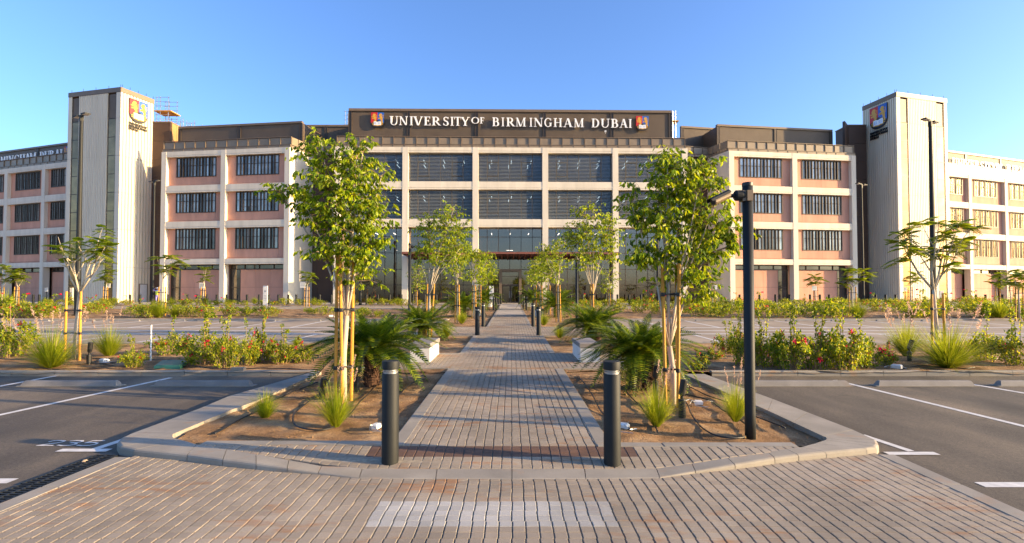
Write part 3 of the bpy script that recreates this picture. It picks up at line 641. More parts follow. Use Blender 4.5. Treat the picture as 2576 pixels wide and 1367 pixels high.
def office(name, label, A, B, cols, wl, wr, side, seed, zscreen, gmirror=False, scr=(0,1), sgn=None, retL=None):
    rng = random.Random(seed); loc, ang, L = frame_of(A, B); root = thing(name, label, 'building', loc, ang); cw = .31
    b = MB(); b.box(.05,L-.05,1.4,13,.2,18.2); obj('core_wall', b, M['pink'], root)
    for k, c in enumerate(cols):
        b = MB(); x0, x1 = c-cw, c+cw; b.box(x0,x1,0,.75,.2,ZT-.002); obj('column', b, M['white'], root)
    beams = [(5.22,5.85),(9.45,10.25),(13.67,14.5),(17.9,ZT)]
    for i in range(len(cols)-1):
        xa, xb = cols[i]+cw, cols[i+1]-cw; w_ = xb-xa
        for z0, z1 in beams:
            b = MB(); b.box(xa,xb,.025,.9,z0,z1); b.box(xa,xb,.0,.025,z0+.2,z0+.26); obj('beam', b, M['white'], root)
        big = w_ > 3
        wl_, wr_ = (wl*w_, wr*w_) if big else (0, 0)
        for z0, z1 in LV:
            h = z1-z0; zs = z0+.31*h; e = .006
            b = MB(); b.box(xa+e,xa+wl_-e,.42,.6,z0+.16,z1); obj('wall_panel', b, M['pink'], root)
            b = MB(); b.box(xb-wr_+e,xb-e,.42,.6,z0+.16,z1); obj('wall_panel', b, M['pink'], root)
            xm = (xa+wl_+xb-wr_)/2
            for p, q in ((xa+wl_+e, xm-e), (xm+e, xb-wr_-e)): b = MB(); b.box(p,q,.42,.6,z0+.16,zs); obj('wall_panel', b, M['pink'], root)
            b = MB(); b.box(xa+.01,xb-.01,.30,.62,z0,z0+.12); obj('ledge', b, M['pink'], root)
            b = MB(); b.box(xa,xb,.62,.7,z0,z1); obj('recess_back', b, M['dbronze'], root)
            window(root, xa+wl_, xb-wr_, zs, z1-.03, .40, rng)
        # ground floor: dark glazed band, render panels, glazed door part
        z0, z1 = .3, 5.22; gx = .19*w_; e = .008
        ga, gb = (xa, xa+gx) if not gmirror else (xb-gx, xb); ra, rb = (ga+gx, xb-.05*w_) if not gmirror else (xa+.05*w_, gb-gx)
        b = MB(); b.box(xa,xb,1.25,1.3,z0,z1); obj('recess_back', b, M['dbronze'], root)
        for k in range(4): inst('pane', pane_mesh(w_/4-.06, .42, 'glassd'), root, (xa+k*w_/4+.03, 1.1, 4.72))
        b = MB(); b.box(xa,xb,1.0,1.12,4.62,4.72); [b.box(xa+k*w_/4-.03,xa+k*w_/4+.03,1.0,1.12,4.72,5.22) for k in range(1,4)]; obj('transom', b, M['dbronze'], root)
        for k in range(3):
            for za, zb in ((z0,2.55),(2.57,4.60)):
                p = ra+(rb-ra)*k/3; q = ra+(rb-ra)*(k+1)/3; b = MB(); b.box(p+e,q-e,.95,1.2,za,zb); obj('wall_panel', b, M['pink'], root)
        for za, zb in ((z0,2.5),(2.6,4.6)): inst('pane', pane_mesh(gx-.2, zb-za, 'glassd'), root, (ga+.1, 1.08, za))
        b = MB(); b.box(ga,ga+.1,.98,1.15,z0,4.62); b.box(ga+gx-.1,ga+gx,.98,1.15,z0,4.62); b.box(ga+.1,ga+gx-.1,.98,1.15,2.5,2.6); obj('door_frame', b, M['dbronze'], root)
    parapet(root, 0, L); screen(root, L*scr[0], L*scr[1], 2.3, 18.6, zscreen, max(2, round(L*(scr[1]-scr[0])/8)))
    return root, L
def parapet(root, xa, xb, y=.12, depth=True):
    n = max(1, round((xb-xa)/1.3)); s = (xb-xa)/n
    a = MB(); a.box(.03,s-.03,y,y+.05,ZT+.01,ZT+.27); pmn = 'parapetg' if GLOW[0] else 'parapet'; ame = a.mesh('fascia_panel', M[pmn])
    c = MB(); c.box(.04,s-.04,y+.22,y+.27,ZT+.36,ZT+1.2); cme = c.mesh('parapet_panel', M[pmn])
    for k in range(n): inst('fascia_panel', ame, root, (xa+k*s,0,0)); inst('parapet_panel', cme, root, (xa+k*s,0,0))
    b = MB()
    for k in range(n+1): x = xa+k*s; b.box(x-.025,x+.025,y-.03,y+.3,ZT+.01,ZT+.3); b.box(x-.03,x+.03,y+.14,y+.32,ZT+.36,ZT+1.25)
    b.box(xa,xb,y-.04,y+.34,ZT+.30,ZT+.36); b.box(xa,xb,y+.12,y+.34,ZT+1.25,ZT+1.31); obj('parapet_rail', b, M['bronze'], root)
def screen(root, xa, xb, y, z0, z1, n, mat='screen'):
    s = (xb-xa)/n
    for k in range(n):
        b = MB(); b.box(xa+k*s+.12,xa+(k+1)*s-.12,y,y+.12,z0,z1-.25); obj('screen_panel', b, M[mat], root)
    for k in range(n+1):
        x = xa+k*s; b = MB(); b.box(x-.12,x+.12,y-.06,y+.2,z0,z1-.25); b.box(x-.19,x-.13,y-.08,y+.2,z0,z1-.25); b.box(x+.13,x+.19,y-.08,y+.2,z0,z1-.25); obj('pilaster', b, M['dbronze'], root)
    b = MB(); b.box(xa-.15,xb+.15,y-.12,y+.3,z1-.24,z1); obj('coping', b, M['bronze'], root)
# left wing
A, B = RZ(406.6,383.2,ZT), RZ(729,370.1,ZT); loc, ang, L = frame_of(A, B)
lw, LL = office('office_wing', 'four storey office wing with pink walls in a white frame, left of the centre', A, B, [.31, L/2-.15, L-.31], .145, .125, 1, 3, 22.3, False, (.02,1))
def sidewall(root, x0, y0, x1, y1, z1=None, mat='white', name='side_wall', z0=.2):
    d = Vector((x1-x0,y1-y0)); n = Vector((-d.y,d.x)).normalized()*.3; z1 = z1 or ZT
    if n.x*(1 if x1 > 0 else 1) == 0: pass
    m = MB(); m.prism([(x0,y0),(x1,y1),(x1+n.x,y1+n.y),(x0+n.x,y0+n.y)], z0, z1); return obj(name, m, M[mat], root)
def loc_of(root, P):
    a = root.rotation_euler.z; d = Vector((P.x-root.location.x, P.y-root.location.y)); return (d.x*math.cos(a)+d.y*math.sin(a), -d.x*math.sin(a)+d.y*math.cos(a))
e = loc_of(lw, RZ(766.4,379.7,ZT))
sidewall(lw, LL+.002, .01, LL+.9, 4.6)
m = MB(); m.box(LL-.3,LL+.6,4.6,13,.2,ZT); obj('core_return', m, M['brown'], lw)
# right wing
A, B = RZ(1834,379.0,ZT), RZ(2152.8,392,ZT); loc, ang, L = frame_of(A, B)
rw, RL = office('office_wing', 'four storey office wing with sunlit pink walls, right of the glazed centre', A, B, [.31, L/2+.15, L-.31], .125, .145, -1, 4, 22.4, True, (0,.92))
m = MB(); m.prism([(-1.0,4.8),(-.002,.01),(.3,.01),(-.7,4.8)], .2, ZT); obj('side_wall', m, M['white'], rw)
m = MB(); m.box(-.7,.3,4.8,13,.2,ZT); obj('core_return', m, M['brown'], rw)
for r_, x0, x1 in ((lw, LL, LL+.9), (rw, -1.0, 0)):
    b = MB(); ya, yb2 = (.3,4.6) if r_ is lw else (4.8,.3)
    for k in range(4):
        t0, t1 = k/4+.01, (k+1)/4-.01
        for zz0, zz1 in ((ZT+.01,ZT+.27),(ZT+.36,ZT+1.25)):
            b.prism([(x0+(x1-x0)*t0,ya+(yb2-ya)*t0),(x0+(x1-x0)*t1,ya+(yb2-ya)*t1),(x0+(x1-x0)*t1-.06,ya+(yb2-ya)*t1),(x0+(x1-x0)*t0-.06,ya+(yb2-ya)*t0)], zz0, zz1)
    obj('parapet_return', b, M['parapet'], r_)
    xs = LL-.05 if r_ is lw else -.07
    b = MB(); b.box(xs,xs+.12,2.5,9,18.6,22.2); obj('screen_return', b, M['screen'], r_)
# outer wings
A0, B0 = RZ(0,427,ZT), RZ(168.3,407.3,ZT); u = (B0-A0).normalized(); A = A0-u*6.3; L = (B0-A).length
c1, c2 = [loc_of(type('q',(),{'rotation_euler':type('r',(),{'z':math.atan2(u.y,u.x)})(),'location':A})(), RZ(px, py, ZT))[0] for px, py in ((15.5,425.2),(109.5,414.2))]
lo, LoL = office('office_block', 'outer office block with pink walls at the left edge, beside the ribbed tower', A, B0, [max(.31,c1-7.75), c1, c2, L-.31+.5], .14, .14, 1, 5, 22.0, True)
A0, B0 = RZ(2384.5,431.3,ZT), RZ(2576,453.2,ZT); u = (B0-A0).normalized(); B = B0+u*7; L = (B-A0).length
c1, c2 = [loc_of(type('q',(),{'rotation_euler':type('r',(),{'z':math.atan2(u.y,u.x)})(),'location':A0})(), RZ(px, py, ZT))[0] for px, py in ((2440.4,437.6),(2531,448))]
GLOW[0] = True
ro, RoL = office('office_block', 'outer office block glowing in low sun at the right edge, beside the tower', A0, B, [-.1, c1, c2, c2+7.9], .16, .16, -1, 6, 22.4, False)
# central glazed block
GLOW[0] = False
A, B = RZ(841,368.9,ZT), RZ(1729.6,373.7,ZT); loc, ang, CL = frame_of(A, B)
cb = thing('central_block', 'central block with tall glazed entrance hall and white frame under the rooftop name', 'building', loc, ang)
def lx(px): return loc_of(cb, RZ(px, 369+(px-841)*.0054, ZT))[0]
cols = [.33] + [lx(p) for p in (1020,1196.3,1371.7,1548)] + [CL-.33]; cw = .33
b = MB(); b.box(.2,CL-.2,9.0,14,.2,18.2); obj('back_wall', b, M['inter'], cb)
for x in (.25, CL-.45): b = MB(); b.box(x,x+.2,1.2,9,.2,18.2); obj('end_wall', b, M['inter'], cb)
for z0, z1 in ((9.5,10.2),(13.75,14.4),(17.9,18.2),(.3,.76)): b = MB(); b.box(.3,CL-.3,1.1,9,z0,z1); obj('floor_slab', b, M['inter'], cb)
for c in cols: b = MB(); b.box(c-cw,c+cw,0,.85,.2,ZT-.002); obj('column', b, M['white'], cb)
for c in cols: b = MB(); b.box(c-.2,c+.2,3.4,3.8,.5,18.0); obj('inner_column', b, M['inter'], cb)
bm = MB(); bm.box(0,1,0,.05,-.01,.012); 
for i in range(5):
    xa, xb = cols[i]+cw, cols[i+1]-cw; w_ = xb-xa
    for z0, z1 in ((9.4,10.3),(13.7,14.6),(17.93,ZT)):
        b = MB(); b.box(xa,xb,.03,1.1,z0,z1); b.box(xa,xb,.0,.03,z0+.22,z0+.27); obj('beam', b, M['white'], cb)
    edges = [xa, xa+.98] + [xa+.98+1.31*k for k in range(1,5)] + [xb]
    for z0, z1 in ((10.3,13.7),(14.6,17.93)):
        fr = MB(); y = .62
        for x in edges: fr.box(x-.035,x+.035,y-.05,y+.08,z0,z1)
        for k in (1, 4): fr.box(edges[k],edges[k+1],y-.06,y+.08,z1-.98,z1-.88); fr.box(edges[k],edges[k+1],y-.06,y+.08,z0+.72,z0+.82); fr.box(edges[k]+.03,edges[k]+.1,y-.06,y+.08,z0+.8,z1-.9); fr.box(edges[k+1]-.1,edges[k+1]-.03,y-.06,y+.08,z0+.8,z1-.9)
        fr.box(xa,xb,y-.02,y+.06,z1-.94,z1-.90)
        wn = obj('window', fr, M['bronze'], cb)
        for k in range(len(edges)-1): inst('pane', pane_mesh(edges[k+1]-edges[k]-.075, z1-z0-.01, 'glassb'), wn, (edges[k]+.037, y+.0, z0+.005))
        bl = MB()
        for k in range(20): z = z0+.07+k*(z1-z0-.1)/20; bl.add([(xa+.03,.36,z),(xb-.03,.36,z),(xb-.03,.41,z+.05),(xa+.03,.41,z+.05),(xa+.03,.36,z-.008),(xb-.03,.36,z-.008),(xb-.03,.41,z+.044),(xa+.03,.41,z+.044)], [(0,1,2,3),(7,6,5,4),(4,5,1,0)])
        obj('blind', bl, M['blade'], wn, stuff=True)
        for k in range(3):
            for j in range(2):
                s = -1 if (xa+xb)/2 < CL/2 else 1; dx = abs((xa+xb)/2-CL/2)/CL
                lm = MB(); x = xa+w_*(.2+.32*k)+s*j*.3; z = z1-.45; m_ = MB(); m_.box(x-.03,x+.03,1.6+j*2.2,3.2+j*2.2,z,z+.03); obj('ceiling_lamp', m_, M['lamp'], wn)
    # entrance hall glazing
    zs = [.6, 2.8, 4.6, 6.5, 8.36, 9.4]; fr = MB(); y = .95
    for x in edges: fr.box(x-.03,x+.03,y-.04,y+.12,.5,9.4)
    for z in zs[1:-1]: fr.box(xa,xb,y-.02,y+.06,z-.03,z+.03)
    cwl = obj('curtain_wall', fr, M['dbronze'], cb)
    for k in range(len(edges)-1):
        for j in range(5):
            if i == 2 and k in (2,3) and j < 2: continue
            inst('pane', pane_mesh(edges[k+1]-edges[k]-.064, zs[j+1]-zs[j]-.064, 'glasse'), cwl, (edges[k]+.032, y+.01, zs[j]+.032))
    for k in range(len(edges)-1):
        if i == 2 and k in (2,3): continue
        m_ = MB(); m_.box(edges[k]+.05,edges[k+1]-.05,1.3,1.32,1.9+.35*((k*7+i*3)%4),8.2); obj('roller_blind', m_, M['fabric'], cwl)
    for k in range(3):
        m_ = MB(); x = xa+w_*(.2+.3*k); m_.box(x-.03,x+.03,2.0,3.4,8.9,8.94); m_.box(x-.4,x+.4,5.5,5.56,7.2,7.24); obj('ceiling_lamp', m_, M['lamp'], cwl)
# entrance door with its portal
dx = lx(1284); pt = thing('entrance_door', 'bronze framed double glass entrance door at the end of the path', 'door', (0,0,0)); pt.parent = None
pt.location = Vector((loc.x+dx*math.cos(ang)-.45*math.sin(ang), loc.y+dx*math.sin(ang)+.45*math.cos(ang), 0)); pt.rotation_euler = (0,0,ang)
b = MB(); b.box(-1.28,-.98,-.3,.8,.7,4.6); b.box(.98,1.28,-.3,.8,.7,4.6); b.box(-.98,.98,-.3,.8,4.3,4.6); obj('portal_frame', b, M['bronze'], pt)
for s in (-1,1):
    b = MB(); x0, x1 = (-.96,-.02) if s < 0 else (.02,.96)
    b.box(x0,x0+.08,.2,.28,.75,2.75); b.box(x1-.08,x1,.2,.28,.75,2.75); b.box(x0+.08,x1-.08,.2,.28,.75,.9); b.box(x0+.08,x1-.08,.2,.28,2.65,2.75)
    d = obj('door_leaf', b, M['dbronze'], pt); inst('pane', pane_mesh(.78,1.74,'glasse'), d, (x0+.08,.22,.905))
    h = MB(); h.tube([(s*.1,.12,1.3),(s*.1,.12,2.1)], .02, 6); obj('handle', h, M['steel'], d)
b = MB(); b.box(-.96,.96,.2,.28,2.77,2.87); b.box(-.96,.96,.2,.28,3.75,3.8); obj('transom', b, M['bronze'], pt)
inst('pane', pane_mesh(1.9,.86,'glasse'), pt, (-.95,.22,2.88)); inst('pane', pane_mesh(1.9,.48,'glasse'), pt, (-.95,.22,3.81))
# canopy over the entrance
cx0, cx1 = -11.6, 11.55; loc2 = Vector((0, 52.9, 0))
cn = thing('entrance_canopy', 'thin dark red canopy with rafters over the entrance hall doors', 'canopy', (0,52.7,0), ang)
b = MB(); b.box(cx0,cx1,0,3.9,6.18,6.24); obj('roof_sheet', b, M['brown'], cn)
cm = pm('canopy_red', (.20,.07,.045), .5, .1, .12, 2); M['canopy'] = cm
b = MB(); b.box(cx0,cx1,-.06,.0,6.04,6.26); obj('fascia', b, cm, cn); b = MB(); b.box(cx0-.06,cx0,-.06,3.9,5.98,6.26); obj('fascia', b, cm, cn); b = MB(); b.box(cx1,cx1+.06,-.06,3.9,5.98,6.26); obj('fascia', b, cm, cn)
rm = MB(); rm.add([(-.05,.1,6.17),(.05,.1,6.17),(.05,3.8,6.17),(-.05,3.8,6.17),(-.05,.1,6.06),(.05,.1,6.06),(.05,3.8,5.72),(-.05,3.8,5.72)], [(0,1,2,3),(7,6,5,4),(4,5,1,0),(5,6,2,1),(6,7,3,2),(7,4,0,3)]); rme = rm.mesh('rafter', cm)
for k in range(36): inst('rafter', rme, cn, (cx0+.3+k*(cx1-cx0-.6)/35,0,0))
for y in (1.3,2.6): b = MB(); b.box(cx0+.02,cx1-.02,y,y+.08,5.98,6.05); obj('purlin', b, cm, cn)
parapet(cb, 0.2, CL-.2)
s0, s1 = loc_of(cb, PW(883.6,300,58.2))[0], loc_of(cb, PW(1683,300,58.9))[0]
screen(cb, s0, s1, 2.1, 18.6, PW(1286,276.5,58.2).z, 1) if False else None
sxs = [s0] + [loc_of(cb, PW(p,300,58.4))[0] for p in (1029.6,1199.4,1369,1539)] + [s1]; zt = PW(1286,277,58.2).z
for k in range(5): b = MB(); b.box(sxs[k]+.12,sxs[k+1]-.12,2.1,2.22,18.6,zt-.3); obj('screen_panel', b, M['screen'], cb)
for x in sxs: b = MB(); b.box(x-.12,x+.12,2.04,2.3,18.6,zt-.3); b.box(x-.2,x-.13,2.0,2.3,18.6,zt-.3); b.box(x+.13,x+.2,2.0,2.3,18.6,zt-.3); obj('pilaster', b, M['dbronze'], cb)
b = MB(); b.box(s0-.15,s1+.15,1.95,2.5,zt-.29,zt); obj('coping', b, M['bronze'], cb)
for x in (s0-.05, s1-.05): b = MB(); b.box(x,x+.1,2.3,12,18.6,zt-.3); obj('screen_return', b, M['screen'], cb)
b = MB(); b.box(s0+.3,s1-.3,2.6,12,18.3,zt-.5); obj('plant_room', b, M['screen'], cb)
# big name on the rooftop screen
sg = thing('rooftop_sign', 'white serif letters UNIVERSITY OF BIRMINGHAM DUBAI between two crests on the roof', 'sign', loc, ang)
ys = 1.9
def sx(px): return loc_of(cb, PW(px,305,57.9))[0]
LT = [('U',318,385),('N',393,462),('I',476,502),('V',506,582),('E',588,642),('R',650,722),('S',735,786),('I',797,823),('T',826,884),('Y',880,948),
      ('B',1126,1186),('I',1200,1224),('R',1238,1308),('M',1312,1396),('I',1422,1446),('N',1456,1530),('G',1538,1602),('H',1614,1682),('A',1690,1766),('M',1774,1856),
      ('D',1916,1980),('U',1988,2060),('B',2070,2132),('A',2138,2206),('I',2212,2238)]
def zpx(px, py): return PW(px, py, 57.9).z
for ch, a, bb in LT:
    a_, b_ = [(1400+v/1.9815)*.6289 for v in (a, bb)]; f = (a-318)/(2238-318)
    ztop = zpx(1286, 295+3.6*f); zb = zpx(1286, 317+3.6*f)
    letter(ch, sg, sx(a_), zb, sx(b_)-sx(a_), ztop-zb, ys)
for ch, a, bb, t0, t1 in (('O',960,1026,100,150),('F',1030,1066,100,150)):
    a_, b_ = [(1400+v/1.9815)*.6289 for v in (a, bb)]; ztop, zb = [zpx(1286,(420+v/1.9815)*.6289+.4) for v in (t0, t1)]
    letter(ch, sg, sx(a_), zb, sx(b_)-sx(a_), ztop-zb, ys)
c0, c1 = sx(935), sx(967.7); crest(sg, c0, zpx(1286,323.8), c1-c0, zpx(1286,285.7)-zpx(1286,323.8), ys)
c0, c1 = sx(1601), sx(1633.6); crest(sg, c0, zpx(1286,327.7), c1-c0, zpx(1286,290.5)-zpx(1286,327.7), ys)
# names on the outer blocks
def name_sign(root, label, items, px_of, z0, z1, crest_px=None, yy=2.05):
    t = thing('rooftop_sign', label, 'sign', root.location, root.rotation_euler.z)
    for ch, a, bb in items: xa_, xb_ = px_of(a), px_of(bb); letter(ch, t, xa_, z0, (xb_-xa_), z1-z0, yy, .1)
    if crest_px: xa_, xb_ = px_of(crest_px[0]), px_of(crest_px[1]); crest(t, xa_, z0-.3, xb_-xa_, z1-z0+.55, yy)
    return t
def on_face(root, yy):
    a = root.rotation_euler.z; o = root.location; n = Vector((-math.sin(a), math.cos(a))); p0 = Vector((o.x,o.y))+n*yy
    def f(px):
        d = ray(px, 400); d2 = Vector((d.x,d.y)); t = p0.dot(n)/d2.dot(n); q = d2*t-p0; return q.x*math.cos(a)+q.y*math.sin(a)
    return f
fL = on_face(lo, 1.95); s_ = .3175
name_sign(lo, 'white serif letters MINGHAM DUBAI and crest on the roof at the left edge', [('M',1,13),('I',15,19),('N',21,33),('G',35,48),('H',49,62),('A',62,75),('M',74,90),('D',99,110),('U',111,123),('B',123,135),('A',137,149),('I',150,156)], lambda p: fL(p), 19.95, 21.1, (161,171))
fR = on_face(ro, 1.95)
name_sign(ro, 'shaded serif letters UNIVERSITY OF BIRM on the sunlit rooftop screen at the right edge', [('U',2396,2408),('N',2409,2421),('I',2423,2427),('V',2428,2440),('E',2441,2451),('R',2452,2464),('S',2466,2475),('I',2477,2482),('T',2483,2494),('Y',2494,2506),('O',2506,2514),('F',2515,2521),('B',2532,2543),('I',2546,2550),('R',2552,2563),('M',2564,2580)], lambda p: fR(p), 20.0, 21.3)
# ---------------------------------------------------------------- brown links, rear screens, roof boxes
def block(name, label, A, B, depth, z1, mat, joints=4, cat='building', z0=.2, cap=True):
    loc_, a_, L_ = frame_of(A, B); t = thing(name, label, cat, loc_, a_)
    zz = [z0+(z1-z0)*k/joints for k in range(joints+1)]
    nx = max(1, round(L_/2.4))
    for k in range(joints):
        for j in range(nx):
            b = MB(); b.box(L_*j/nx+.012,L_*(j+1)/nx-.012,0,.1,zz[k]+.012,zz[k+1]-.012); obj('cladding_panel', b, M[mat], t)
    b = MB(); b.box(.01,L_-.01,.1,depth,z0,z1-.02); obj('body_wall', b, M[mat], t)
    if cap: b = MB(); b.box(-.05,L_+.05,-.05,depth,z1,z1+.12); obj('coping', b, M['bronze'], t)
    return t, L_
def VP(px, Y): p = PW(px, 600, Y); return Vector((p.x, p.y, 0))
lk1, l1 = block('link_block', 'dark brown recessed link between the left ribbed tower and the left wing', VP(376,60.5), VP(424,60.5), 2.5, PW(400,309,60.5).z, 'brown', 10)
b = MB(); m = MB()
for k in range(3): b = MB(); y0 = .2+k*.8; b.box(l1,l1+.06,y0+.02,y0+.78,20.6,PW(400,309,60.5).z); obj('side_panel', b, M['brownsun'], lk1)  # side of the brown box, low sun on it painted as orange colour
lk2, l2 = block('link_block', 'dark brown recessed wall between the left wing and the glazed centre', VP(755,59.5), VP(846,59.5), 2, 19.2, 'brown', 6)
lk3, l3 = block('link_block', 'dark brown recessed wall between the glazed centre and the right wing', VP(1722,60), VP(1812,61), 2, 19.2, 'brown', 6)
parapet(lk2, 0, l2, -.4); parapet(lk3, 0, l3, -.4)
lk4, l4 = block('link_block', 'dark brown recessed link between the right wing and the right ribbed tower', VP(2139,62), VP(2184,62), 2.5, PW(2150,316.4,62).z, 'brown', 10)
b = MB(); a_ = lk4.rotation_euler.z
b.prism([(-1.6,-1.7),(-.0,0),(0,.3),(-1.7,-1.4)], 18.8, PW(2150,316.4,62).z); obj('side_wall', b, M['brown'], lk4)
def scr(label, A, B, z1, n): 
    loc_, a_, L_ = frame_of(A, B); t = thing('rooftop_screen', label, 'roof screen', loc_, a_); screen(t, 0, L_, 0, 18.7, z1, n); return t
scr('bronze louvred roof screen stepping back between the left wing and the centre', VP(750,62.5), VP(886,62.5), PW(800,315,62.5).z, 2)
scr('bronze louvred roof screen stepping back between the centre and the right wing', VP(1718,62.5), VP(1822,63.5), PW(1760,321,63).z, 1)
# ---------------------------------------------------------------- towers
def ribs(T, x0, x1, z0, z1, pitch, d=.08):
    b = MB(T); n = max(1, round((x1-x0)/pitch)); p = (x1-x0)/n; vs = []; 
    prof = []
    for k in range(n): a = x0+k*p; prof += [(a,0),(a+p*.68,0),(a+p*.70,d),(a+p*.98,d)]
    prof.append((x1,0))
    m_ = len(prof); vs = [(q[0],q[1],z0) for q in prof]+[(q[0],q[1],z1) for q in prof]
    b.add(vs, [(i,i+1,i+1+m_,i+m_) for i in range(m_-1)]); b.box(x0,x1,d+.002,d+.08,z0,z1); return b
def tower(label, PL, PC, PR, strips_face, plain, door, crest_on, zt, seed):
    root = thing('stair_tower', label, 'tower', (PC.x,PC.y,0), 0)
    faces = {}
    for key, A, B in (('a', PL, PC), ('b', PC, PR)):
        d = Vector((B.x-A.x,B.y-A.y,0)); L_ = d.length; a = math.atan2(d.y, d.x)
        T = Matrix.Translation((A.x-PC.x, A.y-PC.y, 0)) @ Matrix.Rotation(a, 4, 'Z'); faces[key] = (T, L_)
        zj = [.3, 4.9, 9.3, 13.6, 17.9, 22.3, zt-.55]
        if key == strips_face:
            u = strips  # fractions of (white, strip, ribs, strip, white)
            xs = [L_*q for q in u]
            for i, kind in enumerate('wsrsw'):
                x0, x1 = xs[i], xs[i+1]
                for z0, z1 in zip(zj, zj[1:]):
                    if kind == 'w': b = MB(T); b.box(x0+.01,x1-.01,0,.15,z0+.012,z1-.012); obj('corner_panel', b, M['tower'], root)
                    if kind == 'r': obj('cladding_panel', ribs(T, x0, x1, z0+.012, z1-.012, .25), M['tower'], root)
                if kind == 's':
                    b = MB(T); b.box(x0,x1,.28,.4,.3,zt-.55); obj('strip_back', b, M['dbronze'], root)
                    b = MB(T); b.box(x0+.01,x0+.08,.03,.28,.3,zt-.55); b.box(x1-.08,x1-.01,.03,.28,.3,zt-.55); nz = 10; zl = 22.3
                    for k in range(nz+1): z = .6+(zl-.6)*k/nz; b.box(x0+.08,x1-.08,.04,.28,z-.03,z+.03)
                    fr = obj('window_strip', b, M['dbronze'], root)
                    for k in range(nz):
                        z = .6+(zl-.6)*k/nz; b = MB(T); b.box(x0+.08,x1-.08,.06,.1,z+.04,z+(zl-.6)/nz-.04); obj('pane', b, M['glasst'], fr)
                    b = MB(T)
                    for k in range(22): z = 22.4+k*(zt-23.1)/22; b.box(x0+.05,x1-.05,.08,.2,z,z+.09)
                    obj('louvre', b, M['bronze'], root, stuff=True)
        else:
            for z0, z1 in zip(zj, zj[1:]): obj('cladding_panel', ribs(T, .01, L_-.01, z0+.012, z1-.012, plain, .11), M['tower'], root)
        b = MB(T); b.box(0,L_,-.04,.3,zt-.54,zt); obj('coping', b, M['bronze'], root)
    body = MB(); d1 = (PC-PL); far = Vector((PR.x+PL.x-2*PC.x, PR.y+PL.y-2*PC.y))
    q = [(PC.x*0,0),(PR.x-PC.x,PR.y-PC.y),(far.x,far.y),(PL.x-PC.x,PL.y-PC.y)]; c = (far.x/2, far.y/2)
    q = [(p[0]+(c[0]-p[0])*.10, p[1]+(c[1]-p[1])*.10) for p in q]; body.prism(q, .2, zt-.1); obj('core', body, M['brown'], root)
    rod = MB()
    for f in (0.02,.25,.5,.75,.98):
        for (A_,B_) in ((PL,PC),(PC,PR)): p = A_.lerp(B_, f)-PC; rod.tube([(p.x*.97,p.y*.97+.1,zt-.1),(p.x*.97,p.y*.97+.1,zt+.35)], .02, 4)
    obj('roof_rods', rod, M['dbronze'], root)
    return root, faces
ZTW = 25.9
strips = [0, .075, .185, .765, .885, 1]
PL, PC, PR = RZ(172.7,234.6,ZTW), RZ(304.7,219.3,ZTW), RZ(388,251,ZTW)
strips = [0, .07, .21, .76, .915, 1]
t1, f1 = tower('white ribbed stair tower left of the pink wing, its right side bright in the sun', PL, PC, PR, 'a', .36, None, 'b', ZTW, 1)
PL2, PC2, PR2 = RZ(2169.4,268.7,ZTW), RZ(2254.2,231.5,ZTW), RZ(2381.4,249,ZTW)
strips = [0, .07, .22, .78, .94, 1]
t2, f2 = tower('white ribbed stair tower right of the pink wing, its crest side in shade', PL2, PC2, PR2, 'b', .30, None, 'a', ZTW, 2)
def tower_sign(label, PC, T, L_, x0, x1, zb, ztp, ratio):
    t = thing('tower_sign', label, 'sign', (0,0,0)); M4 = Matrix.Translation((PC.x,PC.y,0)) @ T
    t.location = M4.translation; t.rotation_euler = M4.to_euler()
    w_ = x1-x0; h = ztp-zb; lh = h*.07; z = zb+h*.30; crest(t, x0, z, w_, h*.70, -.05, .12)
    rows = ['UNIVERSITYOF', 'BIRMINGHAM', 'DUBAI']
    for r, s in enumerate(rows):
        ws = [glyph(c)[1] for c in s]; tot = sum(ws); full = w_*(1.0 if r < 2 else .5); x = x0-.02; zz = zb+h*.27-(r+1)*h*.085
        for c, g in zip(s, ws):
            wd = g/tot*full; sc_ = 1.0
            ps, gw = glyph(c); mb = MB()
            for i, q in enumerate(ps): mb.plate(ccw([(x+p_[0]/gw*wd, zz+p_[1]*lh) for p_ in q]), -.16+.001*(i%5), -.06)
            obj('letter', mb, M['signblk'], t); x += wd
    return t
T, L_ = f1['b']
def at_face(PC, T, px, py):
    o = Matrix.Translation((PC.x,PC.y,0)) @ T; p0 = o.translation; n = o.to_3x3() @ Vector((0,1,0)); u = o.to_3x3() @ Vector((1,0,0)); d = ray(px, py)
    t = (p0-Vector((0,0,1.72))).dot(n)/d.dot(n); q = Vector((0,0,1.72))+d*t; return (q-p0).dot(u), q.z
xa, za = at_face(PC, T, 324, 247); xb, zb = at_face(PC, T, 369.5, 262); _, zlow = at_face(PC, T, 346, 331)
tower_sign('red and blue crest over black lettering on the sunlit side of the left tower', PC, T, L_, xa, xb, zlow-.15, (za+zb)/2, 1)
T, L_ = f2['a']; xa, za = at_face(PC2, T, 2190, 274); xb, zb = at_face(PC2, T, 2234, 260); _, zlow = at_face(PC2, T, 2208, 350)
tower_sign('red and blue crest over black lettering on the shaded side of the right tower', PC2, T, L_, xa, xb, zlow, (za+zb)/2, 1)
